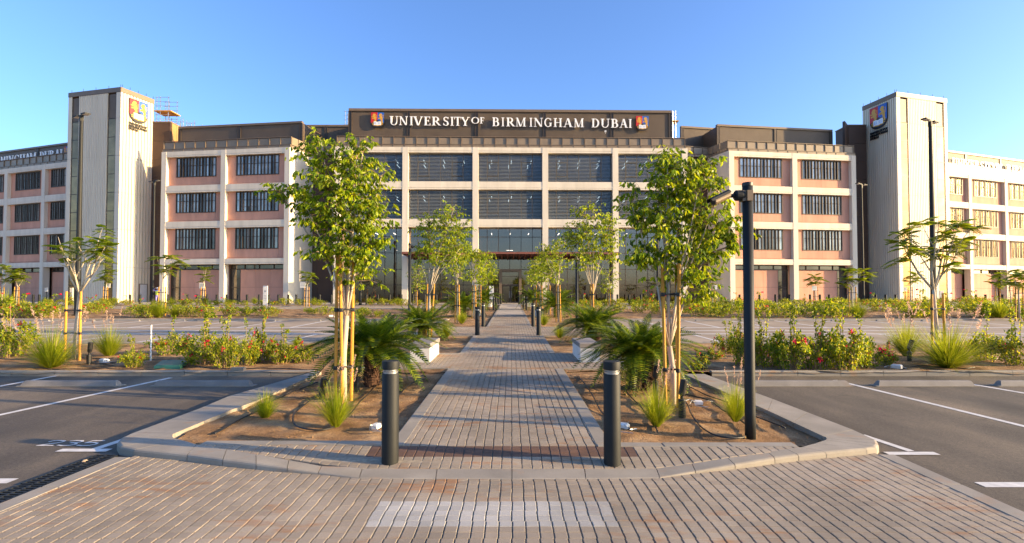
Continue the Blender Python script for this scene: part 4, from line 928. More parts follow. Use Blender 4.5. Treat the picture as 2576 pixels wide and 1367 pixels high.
# tower door on the sunlit face, escape door on the right tower
T, L_ = f1['b']; xa, za = at_face(PC, T, 351, 716); xb, _ = at_face(PC, T, 369, 716)
dr = thing('service_door', 'plain grey door at the foot of the left tower on its sunlit side', 'door', (0,0,0)); M4 = Matrix.Translation((PC.x,PC.y,0)) @ T; dr.location = M4.translation; dr.rotation_euler = M4.to_euler()
b = MB(); b.box(xa,xb,-.05,0,.5,za); obj('door_leaf', b, M['plate'], dr); b = MB(); b.box(xa-.08,xa,-.08,0,.5,za+.08); b.box(xb,xb+.08,-.08,0,.5,za+.08); b.box(xa,xb,-.08,0,za,za+.08); obj('door_frame', b, M['bronze'], dr)
# scaffolds and guard rails on the roofs
def scaffold(label, A, Y, xs, z0, decks, z1, dp=1.6):
    t = thing('scaffold', label, 'scaffolding', (PW(A,300,Y).x, Y, z0)); o = t.location
    X = [PW(x,300,Y).x-o.x for x in xs]
    for x in X:
        for y in (0,dp): b = MB(); b.tube([(x,y,0),(x,y,z1-z0)], .045, 5); obj('standard', b, M['steel'], t)
    for z in decks:
        b = MB(); b.box(X[0]-.3,X[-1]+.4,-.1,dp+.1,z-z0,z-z0+.12); obj('deck', b, M['wood'], t)
    b = MB(); nr = int((z1-z0)/.55)
    for k in range(1, nr+1):
        z = k*.55
        for y in (0,dp): b.tube([(X[0]-.2,y,z),(X[-1]+.2,y,z)], .03, 4)
    obj('guard_rail', b, M['steel'], t); return t
zr = PW(400,309,60.5).z+.15
scaffold('scaffold tower with a plank deck standing on the roof right of the left tower', 403, 61.2, (394,403,423), zr, (zr+.1, PW(410,281,61.2).z), PW(403,243,61.2).z)
scaffold('low steel guard rail frame on the roof beside the sunlit roof box', 455, 63, (432,455,461), 21.2, (), PW(455,298,63).z)
scaffold('low steel guard rail frame standing further right on the left wing roof', 470, 63.5, (470,489), 21.2, (), PW(470,300,63).z)
scaffold('small guard rail frame left of the rooftop name, against the sky', 868, 63, (869,881), 22.0, (), PW(870,279,63).z, 1)
scaffold('small scaffold frame right of the rooftop name, against the sky', 1690, 62, (1686,1692,1699), 21.5, (PW(1690,306,62).z,), PW(1690,280,62).z, 1)
# ================================================================ vegetation
def rnd(rng, a, b): return rng.uniform(a, b)
def leaf(vs, fs, p, d, n, L, wd, full=True):
    """one folded leaf from p along d, broad side along n"""
    k = len(vs); t = d.normalized(); s = n.cross(t); s = s.normalized() if s.length > 1e-6 else t.orthogonal().normalized(); up = t.cross(s)
    a = p; m1 = p + t*L*.35; m2 = p + t*L*.7; e = p + t*L - up*L*.12
    if full:
        f = -up*wd*.28
        for q in (a, m1+s*wd*.5+f, m2+s*wd*.38+f, e, m2-s*wd*.38+f, m1-s*wd*.5+f, m1, m2): vs.append(tuple(q))
        fs += [(k,k+1,k+6),(k+1,k+2,k+7,k+6),(k+2,k+3,k+7),(k,k+6,k+5),(k+6,k+7,k+4,k+5),(k+7,k+3,k+4)]
    else:
        for q in (a, m1+s*wd*.5, e, m1-s*wd*.5): vs.append(tuple(q))
        fs += [(k,k+1,k+2),(k,k+2,k+3)]
def mesh_of(name, vs, fs, mat):
    me = bpy.data.meshes.new(name); me.from_pydata(vs, [], fs); me.materials.append(M[mat]); me.update(); return me
def rv(rng, up=0.0):
    while 1:
        v = Vector((rnd(rng,-1,1), rnd(rng,-1,1), rnd(rng,-1,1)))
        if .1 < v.length < 1: v.normalize(); v.z += up; return v.normalized()
def broadleaf(label, base, forkpy, blobs, stems, nclus, leafL, seed, full=True, trunk=.045, dens=11, lean=0, group=None, Y=None, nstem=7):
    """young broad-leaved tree in a stake frame; blobs (px,py,rx,ry) outline the crown in the picture, at the tree's own distance"""
    rng = random.Random(seed); g = GP(base[0], base[1]); Y = Y or g.y
    B = Vector((PW(base[0], 600, Y).x, Y, G(Y))); root = thing('broadleaf_tree', label, 'tree', B, 0, group)
    s = Y/F; bl = []
    for (px, py, rx, ry) in blobs: c = PW(px, py, Y)-B; bl.append((Vector((c.x, 0, c.z)), rx*s*.93, ry*s*.95))
    fk = PW(base[0]+lean, forkpy, Y)-B; fork = Vector((fk.x, 0, fk.z))
    cen = sum((b[0]*b[1]*b[2] for b in bl), Vector())/sum(b[1]*b[2] for b in bl)
    tr = MB(); tr.tube([Vector((0,0,-.15)), Vector((rnd(rng,-.01,.01),0,fork.z*.5)), fork], [trunk*1.25, trunk, trunk*.9], 8)
    nodes = []
    def stem(p0, p1, r0, r1, wob, n=6):
        pts = [p0]; 
        for i in range(1, n+1):
            t = i/n; q = p0.lerp(p1, t); bow = math.sin(t*PI)*wob; q = q + Vector((rnd(rng,-1,1), rnd(rng,-1,1), 0))*wob*.35 + Vector((0,0,-bow*.3)); pts.append(q)
        rs = [r0+(r1-r0)*i/n for i in range(n+1)]; tr.tube(pts, rs, 6); 
        for q, r in zip(pts[1:], rs[1:]): nodes.append((q, r))
        return pts
    wts = [b[1]*b[2] for b in bl]
    for k in range(nstem):
        b = rng.choices(bl, wts)[0] if k >= len(bl) else sorted(bl, key=lambda q: -q[0].z)[k]
        d = rv(rng, .3); top = b[0] + Vector((d.x*b[1]*.6, d.y*b[1]*.6, d.z*b[2]*.5)); low = fork + Vector(((top.x-fork.x)*.30, (top.y-fork.y)*.3, (top.z-fork.z)*.42))
        pts = stem(fork, low, trunk*.46, trunk*.33, .025, 3); stem(low, top, trunk*.33, trunk*.11, .05, 6)
    tw = MB(); vs = []; fs = []
    for k in range(nclus):
        c, rx, rz = rng.choices(bl, wts)[0]; d = rv(rng); rr = rng.random()**.45
        p = c + Vector((d.x*rx, d.y*rx*.9, d.z*rz))*rr*1.02
        q, r = min(nodes, key=lambda a: (a[0]-p).length + (.25 if a[0].z > p.z+.05 else 0))
        mid = q.lerp(p, .5) + Vector((0,0,-.02)) ; out = (p-c); out.z *= .5
        out = (out.normalized() if out.length > .01 else rv(rng))*.5 + Vector((0,0,rnd(rng,-.15,.55))); end = p + out.normalized()*rnd(rng,.08,.2)*leafL/.1
        tw.tube([q, mid, p, end], [min(r,.008), .005, .003, .0015], 4, False)
        path = [mid.lerp(p, .5), p, end, end + Vector((out.x*.3, out.y*.3, -.05))*leafL/.1]
        for i in range(dens):
            t = rnd(rng, 0, 2.999); j = int(t); a = path[j].lerp(path[j+1], t-j)
            side = rv(rng); side.z = side.z*.4 - .15; ld = (side*.8 + out.normalized()*.35 + Vector((0,0,-.55-.5*rng.random()))).normalized()
            L = leafL*rnd(rng, .5, 1.25); st = a + side*.02; leaf(vs, fs, st, ld, rv(rng, .8), L, L*.46, full)
    obj('trunk', tr, M['bark'], root, smooth=True); obj('twigs', tw, M['twig'], root)
    cr = inst('crown', mesh_of('crown', vs, fs, 'ficus'), root); cr['kind'] = 'stuff'
    return root, B
def stake_set(label, B, offs, h, r=.028, group=None, strap_z=(.45,.8), tree=(0,0)):
    t = thing('tree_stakes', label, 'tree stakes', B, 0, group)
    for (x, y, tx, ty) in offs:
        m = MB(); m.tube([(x,y,-.15),(x+tx*.5,y+ty*.5,h*.5),(x+tx,y+ty,h)], [r,r*.97,r*.93], 8); obj('stake', m, M['wood'], t, smooth=False)
    for f in strap_z:
        z = f*h; m = MB()
        for (x, y, tx, ty) in offs:
            X, Y_ = x+tx*f, y+ty*f; m.lathe([(r*1.35,z-.03),(r*1.4,z),(r*1.35,z+.03)], 8, X, Y_); m.tube([(X,Y_-r,z),(tree[0],tree[1]-.05,z+.01),(tree[0],tree[1]+.05,z),(X,Y_+r,z)], .014, 4)
        obj('strap', m, M['black'], t)
    return t
# front trees
r1, B1 = broadleaf('large leafy young tree nearest on the left of the path, long branch reaching left', (868,1003), 795, 
   [(800,395,48,42),(862,420,88,70),(900,400,45,50),(835,480,95,60),(925,480,52,60),(880,560,90,60),(810,530,62,55),(930,600,42,50),(850,620,80,45),(905,680,48,42),(735,482,40,20),(700,486,16,10),(790,352,26,22),(910,358,14,18),(950,440,26,16),(940,540,30,40),(870,640,60,35)],
   None, 450, .095, 21, True, .046, 13, 4, nstem=10)
stake_set('three tall yellow wooden stakes strapped to the large tree left of the path', B1, [(-.10,-.10,.0,.03),(.02,-.12,-.06,.0),(.10,.06,.03,-.03)], 2.3, strap_z=(.22,.62))
r2, B2 = broadleaf('large leafy young tree nearest on the right of the path, beside the camera pole', (1690,1013), 872,
   [(1680,400,32,30),(1700,440,75,50),(1760,430,40,40),(1640,490,62,45),(1745,490,75,55),(1660,560,75,50),(1760,570,70,55),(1800,480,30,34),(1650,630,60,40),(1740,650,65,50),(1800,610,42,40),(1850,590,20,40),(1700,700,50,35),(1760,720,35,32),(1605,520,34,40),(1620,650,35,30),(1830,540,30,30),(1745,745,22,18)],
   None, 450, .095, 22, True, .046, 13, -6, nstem=10)
stake_set('two tall yellow wooden stakes strapped to the large tree right of the path', B2, [(-.13,-.05,-.03,.03),(.03,-.13,.03,-.02),(.10,.08,.0,.02)], 2.15, strap_z=(.24,.78))
r3, B3 = broadleaf('medium leafy tree left of the path behind the dark camera pole', (1080,849), 740, [(1085,560,38,32),(1130,535,32,24),(1120,590,52,40),(1085,620,35,36),(1155,575,30,30),(1150,630,28,30),(1110,650,30,28),(1060,640,14,25)], None, 330, .11, 23, False, .04, 12, 0, nstem=9)
stake_set('yellow stakes at the medium tree behind the left camera pole', B3, [(-.1,-.05,.05,.0),(.08,-.08,.12,.0)], 1.9)
r4, B4 = broadleaf('medium leafy tree right of the path beside the slim dark pole', (1488,849), 740, [(1490,545,42,34),(1455,590,38,38),(1500,600,55,42),(1535,570,26,34),(1540,640,20,30),(1480,650,45,32),(1435,610,20,26),(1465,530,20,18)], None, 350, .11, 24, False, .04, 12, 4, nstem=9)
stake_set('yellow stakes at the medium tree beside the slim dark pole', B4, [(-.08,-.05,.03,.0),(.06,-.08,-.03,.0)], 1.9)
sm_ = [((1151,811), 722, [(1145,640,34,34),(1120,620,20,20),(1165,625,18,25),(1150,685,24,26)], 'small leafy tree with a yellow stake on the left, just before the first far bollards'),
       ((1404,809), 722, [(1385,630,30,24),(1420,615,22,24),(1400,655,34,24),(1372,640,16,16),(1395,690,18,20)], 'small leafy tree with a yellow stake on the right, just past the crossing'),
       ((1193,800), 728, [(1195,650,22,26),(1180,640,14,20),(1200,690,20,24)], 'slender tree left of the path, behind the row of round bushes'),
       ((1207,786), 728, [(1215,655,24,28),(1225,690,20,26),(1205,700,16,20)], 'slender tree left of the path, closest to the entrance totem'),
       ((1222,779), 735, [(1225,700,20,24),(1232,670,14,20)], 'lowest slender tree left of the entrance path'),
       ((1346,780), 735, [(1340,690,18,22),(1352,668,16,18)], 'lowest slender tree right of the entrance path'),
       ((1360,785), 730, [(1358,672,22,24),(1350,700,20,18)], 'slender tree on stakes right of the path, middle of three'),
       ((1380,790), 730, [(1378,690,20,24),(1392,672,14,18)], 'slender tree on stakes right of the path, nearest of three'),
       ((1048,769), 735, [(1047,690,20,30),(1055,720,18,18)], 'grey green small tree before the hall glass, left of the entrance'),
       ((1532,769), 735, [(1533,700,22,28),(1525,725,16,16)], 'grey green small tree before the hall glass, right of the entrance')]
for i, (b, fp, bl, lb) in enumerate(sm_):
    Yb = None
    rr_, BB = broadleaf(lb, b, fp, bl, None, 150 if i < 2 else 90, .13 if i < 2 else .17, 40+i, False, .03 if i < 2 else .035, 10, 0, nstem=6)
    stake_set('yellow stakes of the '+lb.replace('with a yellow stake ',''), BB, [(-.12,0,.04,0),(.12,-.05,-.04,0)], 1.9, .03)
# feathery trees
def fronds(vs, fs, p, d, L, rng, npair=9, wd=.17):
    d = d.normalized(); s = d.cross(Vector((0,0,1))); s = s.normalized() if s.length > 1e-3 else Vector((1,0,0)); k = len(vs)
    prev = p; 
    for i in range(npair):
        t = (i+1)/npair; q = p + d*L*t + Vector((0,0,-.35*L*t*t)); pl = L*wd*math.sin(PI*min(.97,.15+.8*t))**.6*1.5; wq = L/npair*.62
        for sg in (-1,1):
            e = q + s*sg*pl + Vector((0,0,-.35*pl)) + d*pl*.3; k = len(vs); a = q - d*wq; b = q + d*wq; c = e + d*wq*.5; f = e - d*wq*.5
            for z in (a,b,c,f): vs.append(tuple(z))
            fs.append((k,k+1,k+2,k+3))
    k = len(vs); w2 = L*.012; q1 = p + d*L*.5+Vector((0,0,-.09*L)); q2 = p+d*L+Vector((0,0,-.35*L))
    for z in (p-s*w2,p+s*w2,q1+s*w2,q1-s*w2,q2): vs.append(tuple(z))
    fs.append((k,k+1,k+2,k+3)); fs.append((k+3,k+2,k+4))
def feather(label, base, fork, tips, trunk, fl, seed, nfr=8, group=None, Y=None, stake=True, bare=()):
    rng = random.Random(seed); Y = Y or GP(*base).y; B = Vector((PW(base[0],600,Y).x, Y, G(Y))); s = Y/F
    root = thing('feathery_tree', label, 'tree', B, 0, group); tr = MB(); vs = []; fs = []
    fk = PW(fork[0], fork[1], Y)-B; fk.y = 0; tr.tube([(0,0,-.1),(fk.x*.4,0,fk.z*.5),tuple(fk)], [trunk*1.2,trunk,trunk*.85], 8)
    limbs = []
    ts = sorted(list(tips)+list(bare)); nl = min(4, max(2, len(ts)//3)) if len(tips) > 9 else 2
    for k in range(nl):
        gp = ts[k*len(ts)//nl:(k+1)*len(ts)//nl]; mx = sum(p[0] for p in gp)/len(gp); my = sum(p[1] for p in gp)/len(gp); q = PW(mx, my, Y)-B; q.y = rnd(rng,-.25,.25)*abs(q.z-fk.z)
        e = fk.lerp(q, .62)+Vector((rnd(rng,-.04,.04),0,-.03)); c_ = fk.lerp(e,.5)+Vector(((e.x-fk.x)*.16,0,rnd(rng,-.05,.0))); tr.tube([fk-Vector((0,0,.04)), c_, e], [trunk*.75,trunk*.6,trunk*.48], 7); limbs.append((set(gp), e, c_))
    for i, (px, py) in enumerate(list(tips)+list(bare)):
        q = PW(px, py, Y)-B; q.y = rnd(rng,-.5,.5)*abs(q.z-fk.z)*.6; e_ = [l for l in limbs if (px,py) in l[0]][0]; fk_0 = e_[1] if i % 3 else e_[2]; fk0 = fk; fk = fk_0; m1 = fk.lerp(q,.4)+Vector(((q.x-fk.x)*.1,0,rnd(rng,-.05,.03))); m2 = fk.lerp(q,.75)+Vector((rnd(rng,-.03,.03),0,-.02))
        tr.tube([fk, m1, m2, q], [trunk*.42,trunk*.33,trunk*.22,trunk*.10], 6); fk = fk0
        if i >= len(tips): continue
        for k in range(nfr):
            a = 2*PI*k/nfr + rnd(rng,-.3,.3); d = Vector((math.cos(a), math.sin(a)*.9, rnd(rng,-.35,.7))); st = q + Vector((0,0,rnd(rng,-.12,.03)))
            fronds(vs, fs, st, d, fl*rnd(rng,.75,1.35), rng, 9, .26)
    obj('trunk', tr, M['bark'], root, smooth=True); c = inst('crown', mesh_of('crown', vs, fs, 'deloni'), root); c['kind'] = 'stuff'
    return root, B
fa, Ba = feather('sparse feathery tree with forked pale bare branches before the left tower', (191,903), (200,735), [(225,570),(222,610),(258,600),(292,618),(250,630),(205,622),(215,600),(270,640),(180,625),(160,622),(148,612),(150,650),(240,648),(280,602),(268,618)], .034, .27, 61, 6, bare=[(175,600),(152,596),(150,660)])
stake_set('pair of orange wooden stakes at the sparse feathery tree on the left', Ba, [(-.17,-.05,.01,0),(.20,-.05,.0,0)], 1.68, .028, strap_z=(.38,.72))
fb, Bb = feather('spreading feathery tree before the right tower and the tall lamp', (2355,909), (2348,726), [(2330,560),(2360,552),(2300,565),(2390,565),(2280,600),(2318,590),(2350,585),(2385,592),(2425,575),(2440,600),(2405,612),(2265,620),(2300,622),(2335,618),(2370,622),(2430,625),(2290,580),(2360,645),(2385,665),(2415,560),(2270,650)], .038, .30, 62, 7)
stake_set('pair of orange wooden stakes at the spreading feathery tree on the right', Bb, [(-.19,-.05,.01,0),(.14,-.02,-.02,0)], 1.62, .028, strap_z=(.42,.78))
for i, (b, fk_, tips, lb) in enumerate([
  ((8,770),(8,725),[(0,668),(18,672),(30,690),(5,690),(20,705),(-8,690)],'feathery small tree at the very left edge of the picture'),
  ((45,770),(45,722),[(35,684),(52,680),(62,692),(42,696),(55,700)],'feathery small tree second from the left edge'),
  ((268,768),(268,712),[(262,684),(275,690),(258,698),(270,704),(282,680)],'thin feathery small tree before the ribs of the left tower'),
  ((410,794),(410,700),[(395,645),(425,640),(445,650),(405,665),(420,678),(400,680),(432,668),(455,655)],'feathery tree with stakes before the left corner of the left wing'),
  ((513,768),(513,718),[(506,674),(520,672),(508,690),(519,696),(514,704)],'spindly feathery tree before the first ground floor panel of the left wing'),
  ((773,770),(773,718),[(770,684),(782,690),(768,698),(780,704)],'spindly feathery tree beside the white sign board right of the left wing'),
  ((1791,769),(1793,722),[(1782,690),(1798,688),(1790,700),(1803,704),(1785,712)],'small feathery tree before the brown wall between centre and right wing'),
  ((2050,767),(2050,722),[(2035,700),(2048,694),(2060,700),(2042,712),(2056,712)],'round feathery small tree on stakes before the right wing'),
  ((2142,795),(2143,722),[(2125,680),(2150,672),(2175,678),(2190,688),(2130,700),(2150,700),(2165,704),(2120,712)],'wide feathery tree on stakes at the right end of the right wing'),
  ((2287,768),(2290,718),[(2285,695),(2300,688),(2308,700),(2290,708)],'thin feathery tree at the foot of the right tower'),
  ((2506,771),(2506,722),[(2498,695),(2512,690),(2518,704),(2500,712),(2510,716)],'feathery small tree, left one of three near the right edge'),
  ((2540,770),(2540,722),[(2530,685),(2545,680),(2550,695),(2535,704),(2546,712)],'feathery small tree, middle one of three near the right edge'),
  ((2560,804),(2562,728),[(2552,695),(2568,690),(2578,700),(2556,712),(2572,716)],'feathery small tree, right one of three near the right edge')]):
    r_, B_ = feather(lb, b, fk_, tips, .045, .62 if b[1] < 780 else .5, 70+i, 7)
    stake_set('wooden stakes of the '+lb.replace('feathery','').replace('  ',' '), B_, [(-.22,0,.03,0),(.24,0,-.03,0)], 1.8, .035)
# ---------------------------------------------------------------- cycads
def frond_mesh(L, rng, lw=.16, droop=.55, mat='cyc', npair=34, rise=.5):
    vs = []; fs = []; pts = []
    for i in range(npair+1):
        t = i/npair; pts.append(Vector((L*(t*.92 - .06*t*t), 0, L*(rise*t - (rise+droop)*.75*t*t))))
    for i in range(2, npair+1):
        t = i/npair; p = pts[i]; d = (pts[i]-pts[i-1]).normalized(); up = Vector((-d.z,0,d.x)); ll = lw*math.sin(PI*min(.96,.12+.84*t))**.7
        for s in (-1,1):
            k = len(vs); w = L/npair*.5; e = p + Vector((0,s,0))*ll*.82 + d*ll*.5 + up*ll*(.22-.05*rng.random()); m_ = p.lerp(e,.5)+up*ll*.05
            for q in (p-d*w*.6, p+d*w*.6, m_+d*w, m_-d*w*.4, e): vs.append(tuple(q))
            fs += [(k,k+1,k+2,k+3),(k+3,k+2,k+4)]
    b = MB(); b.tube([pts[j] for j in range(0,npair+1,4)], [.009*(1-j/npair*.8) for j in range(0,npair+1,4)], 4); k = len(vs); vs += b.v; fs += [tuple(i+k for i in f) for f in b.f]
    return mesh_of('frond', vs, fs, mat)
rg = random.Random(5)
cyf = [frond_mesh(1.0, rg, .18, .50), frond_mesh(1.0, rg, .17, .75), frond_mesh(1.0, rg, .17, .25, rise=.35), frond_mesh(1.0, rg, .14, .05, rise=.15)]
trunkm = MB(); rt = random.Random(3); prof = []
trunkm.lathe([(.13,-.05),(.135,.1),(.12,.3),(.10,.42),(.04,.46)], 12)
for i in range(150):
    z = rt.uniform(.0,.42); a = rt.uniform(0,2*PI); r = .135-.06*z; p = Vector((math.cos(a)*r, math.sin(a)*r, z)); o = Vector((math.cos(a), math.sin(a), .7)).normalized(); s = Vector((-math.sin(a), math.cos(a), 0))*.022
    trunkm.add([tuple(p-s), tuple(p+s), tuple(p+o*.06), tuple(p-Vector((0,0,.03)))], [(0,1,2),(1,3,2),(3,0,2)])
trm = trunkm.mesh('trunk', M['barkd'])
def cycad(label, px, py, size, n, seed, th=1.0, Y=None, trunks=((0,0),)):
    rng = random.Random(seed); g = GP(px, py); Y = Y or g.y; B = Vector((PW(px,600,Y).x, Y, G(Y)-.04)); root = thing('cycad', label, 'cycad palm', B)
    for (tx, ty) in trunks:
        tk = inst('trunk', trm, root, (tx,ty,0), (0,0,rnd(rng,0,6)), (1,1,th))
        for k in range(n//len(trunks)):
            f = (k+.5)/(n/len(trunks)); a = k*2.399+rnd(rng,-.2,.2); el = rad(76-100*f+rnd(rng,-7,7)); L = size*1.2*rnd(rng,.82,1.08)*(.8+.25*math.sin(PI*f))
            me = cyf[3] if f < .18 else cyf[2] if f < .4 else (cyf[0] if f < .75 else cyf[1])
            inst('frond', me, root, (tx+math.cos(a)*.04, ty+math.sin(a)*.04, .42*th), (rnd(rng,-.25,.25), -el*.72, a), L)
    return root, B
cycad('large dark green cycad left of the path behind the near bollard', 938, 965, 1.12, 78, 1, 1.4)
cycad('large dark green cycad with a double trunk right of the path', 1603, 972, 1.0, 84, 2, 1.35, trunks=((-.06,0),(.16,.05)))
cycad('second cycad left of the path, behind the white bench', 1062, 853, 1.2, 56, 3, .9)
cycad('second cycad right of the path, behind the white bench', 1492, 862, 1.2, 60, 4, 1.1, trunks=((-.1,0),(.12,.05)))
cycad('third cycad left of the path, past the crossing', 1166, 790, 1.6, 40, 5, 1.4, Y=30)
cycad('third cycad right of the path, past the crossing', 1399, 790, 1.7, 40, 6, 1.4, Y=30)
cycad('small far cycad left of the path near the entrance totem', 1216, 778, 1.6, 34, 7, 1.8, Y=39)
cycad('small far cycad right of the path near the far bench', 1344, 778, 1.6, 34, 8, 1.8, Y=39)
pfm = frond_mesh(1.0, rg, .22, .15, 'palml', 22, .3)
pr = thing('young_palm', 'pale green young palm with upright fronds behind the large left cycad', 'palm', (PW(953,600,12.4).x, 12.4, G(12.4)))
for k in range(16): a = k*2.399; inst('frond', pfm, pr, (0,0,.1), (rg.uniform(-.3,.3), -rad(78-2.2*k), a), .95+.015*k)
# ---------------------------------------------------------------- shrubs
def shrub_meshes(rng, h, wd, nst, nlf, nfl, L, spr=0, full=False):
    st = MB(); vs = []; fs = []; fv = []; ff = []
    for k in range(nst):
        a = rnd(rng,0,2*PI); r = wd*.5*rng.random()**.6; hh = h*rnd(rng,.55,1.0)*(1-.35*(r/(wd*.5))**2); ex = 1.0
        if k < spr: hh = h*rnd(rng,1.35,1.7); r *= .35
        base = Vector((math.cos(a)*r*.4, math.sin(a)*r*.4, -.05)); tip = Vector((math.cos(a)*r, math.sin(a)*r*.8, hh)); mid = base.lerp(tip,.55)+Vector((math.cos(a)*r*-.05,0,hh*.12))
        tip2 = tip + Vector((math.cos(a)*wd*.10, math.sin(a)*wd*.08, -hh*.10 if k >= spr else 0)); path = [base, mid, tip, tip2]
        st.tube(path, [.007,.005,.003,.0015], 4, False)
        m = int(nlf/nst*(1.3 if k < spr else 1))
        for i in range(m):
            t = rnd(rng,.35,2.98)**1.0; j = int(t); p = path[j].lerp(path[j+1], t-j); sd = rv(rng,.1); sp = wd*.055 if k >= spr else wd*.03
            p = p + sd*rnd(rng,0,sp); leaf(vs, fs, p, (sd+Vector((0,0,-.25))).normalized(), rv(rng,1.2), L*rnd(rng,.6,1.15), L*.62, full)
        if nfl and rng.random() < .22:
            for q in range(max(1, int(nfl/nst*2))):
                p = path[3] if rng.random() < .5 else path[1].lerp(path[2], rnd(rng,.3,1)); c = p + rv(rng)*wd*.06
                for i in range(9): leaf(fv, ff, c + rv(rng)*.025, rv(rng,.3), rv(rng,.5), L*.8, L*.66, False)
    out = [('stems', st.mesh('stems', M['twig'])), ('foliage', mesh_of('foliage', vs, fs, 'bough'))]
    if ff: out.append(('blossoms', mesh_of('blossoms', fv, ff, 'magenta')))
    return out
rs = random.Random(77)
near_v = [shrub_meshes(rs, .50, .95, 34, 1700, 4, .050, 3, True), shrub_meshes(rs, .45, .85, 30, 1400, 2, .048, 1, True), shrub_meshes(rs, .55, .9, 34, 1700, 10, .052, 3, True), shrub_meshes(rs, .40, .8, 26, 1100, 2, .048, 2, True)]
far_v = [shrub_meshes(rs, .75, 1.9, 30, 900, 0, .10), shrub_meshes(rs, .7, 1.6, 26, 760, 0, .10), shrub_meshes(rs, .85, 1.8, 28, 840, 2, .10, 1)]
def place_shrub(var, x, y, sc, rz, label, group=None, wide=1.0):
    t = thing('bougainvillea_shrub', label, 'shrub', (x, y, G(y)-.03), rz, group); t.scale = (sc*wide, sc*wide, sc)
    for n_, me in var: o = inst(n_, me, t); 
    return t
# (px centre, base py, width px, height px, variant, label)
NS = [(28,893,130,95,0,'yellow green shrub with a tall sprig at the left edge of the picture'),(338,921,66,52,2,'small low shrub with magenta flowers left of the white post'),
 (428,890,100,62,1,'shrub just right of the thin white post'),(505,912,140,92,2,'big shrub with magenta flowers behind the green valve lid'),(572,922,95,84,0,'leafy shrub behind the small brick on the kerb'),
 (622,912,80,72,1,'leafy shrub right of the small brick on the kerb'),(655,905,75,90,3,'shrub with a tall sprig midway along the left strip'),(708,908,90,58,2,'low red flowered shrub left of the large left cycad'),(765,905,80,45,3,'last low shrub before the large left cycad'),
 (1832,888,70,60,2,'shrub with a red flower spray left of the camera pole'),(1868,915,90,105,0,'tall shrub directly behind the camera pole'),(1925,918,110,100,2,'dense flowering shrub right of the camera pole'),
 (1985,925,120,105,0,'shrub with orange and red flowers, second right of the camera pole'),(2055,925,130,110,2,'widest flowering shrub midway along the right strip'),(2125,928,130,112,0,'shrub with arching sprays left of the tall grass clump'),
 (2175,920,110,85,1,'shrub leaning right towards the small spotlight'),(2228,915,56,45,3,'small thin shrub beside the white junction box on the right strip'),(2478,905,100,82,1,'shrub between the right grass clump and the right edge'),(2560,915,110,100,2,'shrub with red flowers at the right edge of the picture'),
 (1760,925,70,38,3,'tiny low shrub below the black round lid'),(1790,903,60,34,3,'tiny red flowered shrub beside the black round lid')]
for i, (px, py, wp, hp, v, lb) in enumerate(NS):
    g = GP(px, py); s = g.y/F; hw = hp*s; ww = wp*s; base_h = (.50,.45,.55,.40)[v]; base_w = (.95,.85,.9,.8)[v]; sc = hw/base_h*.92
    place_shrub(near_v[v], g.x, g.y, sc, i*1.7, lb, None, ww/base_w/sc*.98)
rr2 = random.Random(9)
def strip(y0, y1, x0, x1, step, lo, hi, label, group):
    x = x0; k_ = 0
    while x < x1:
        k_ += 1
        y = rr2.uniform(y0, y1); v = far_v[rr2.randrange(3)]
        place_shrub(v, x+rr2.uniform(-.3,.3), y, rr2.uniform(lo,hi), rr2.uniform(0,6), ordw(k_)+' from the left: '+label, group); x += step*rr2.uniform(.6,1.4)
strip(29, 31.5, -33, -26.5, .8, .9, 1.15, 'bushy low shrub of the second strip behind the sparse feathery tree', 'second strip shrubs, far left')
strip(29, 33, -22, -15.5, .95, .8, 1.1, 'bushy low shrub of the second strip before the left wing', 'second strip shrubs, left')
strip(29.5, 36, -14.5, -4.5, 1.3, .6, .85, 'small low shrub of the second strip near the left path trees', 'second strip shrubs, near the path on the left')
strip(33, 40, -40, -22, 1.6, .8, 1.1, 'shrub in the back row of the second strip, left', 'second strip back row, left')
strip(28.8, 32, 11.5, 21.3, .85, .95, 1.35, 'tall bushy shrub of the second strip behind the camera pole', 'second strip shrubs, right of the pole')
strip(28.8, 32, 23.5, 37, .85, .95, 1.35, 'tall bushy shrub of the second strip around the right tall lamp', 'second strip shrubs, far right')
strip(32, 40, 3.8, 13, 1.0, .8, 1.2, 'leafy shrub of the second strip near the right path trees', 'second strip shrubs, near the path on the right')
strip(34, 40, 14, 44, 1.9, .9, 1.2, 'shrub in the back row of the second strip, right', 'second strip back row, right')
strip(47.8, 50, -56, -5, 1.35, .7, 1.05, 'low shrub at the foot of the building, left half', 'shrubs before the building, left')
strip(47.8, 50, 4.5, 58, 1.25, .8, 1.25, 'low shrub at the foot of the building, right half', 'shrubs before the building, right')
strip(23.5, 41, -3.2, -1.6, .42, .35, .5, 'low shrub in the narrow bed left of the far path', 'narrow bed shrubs, left') if False else None
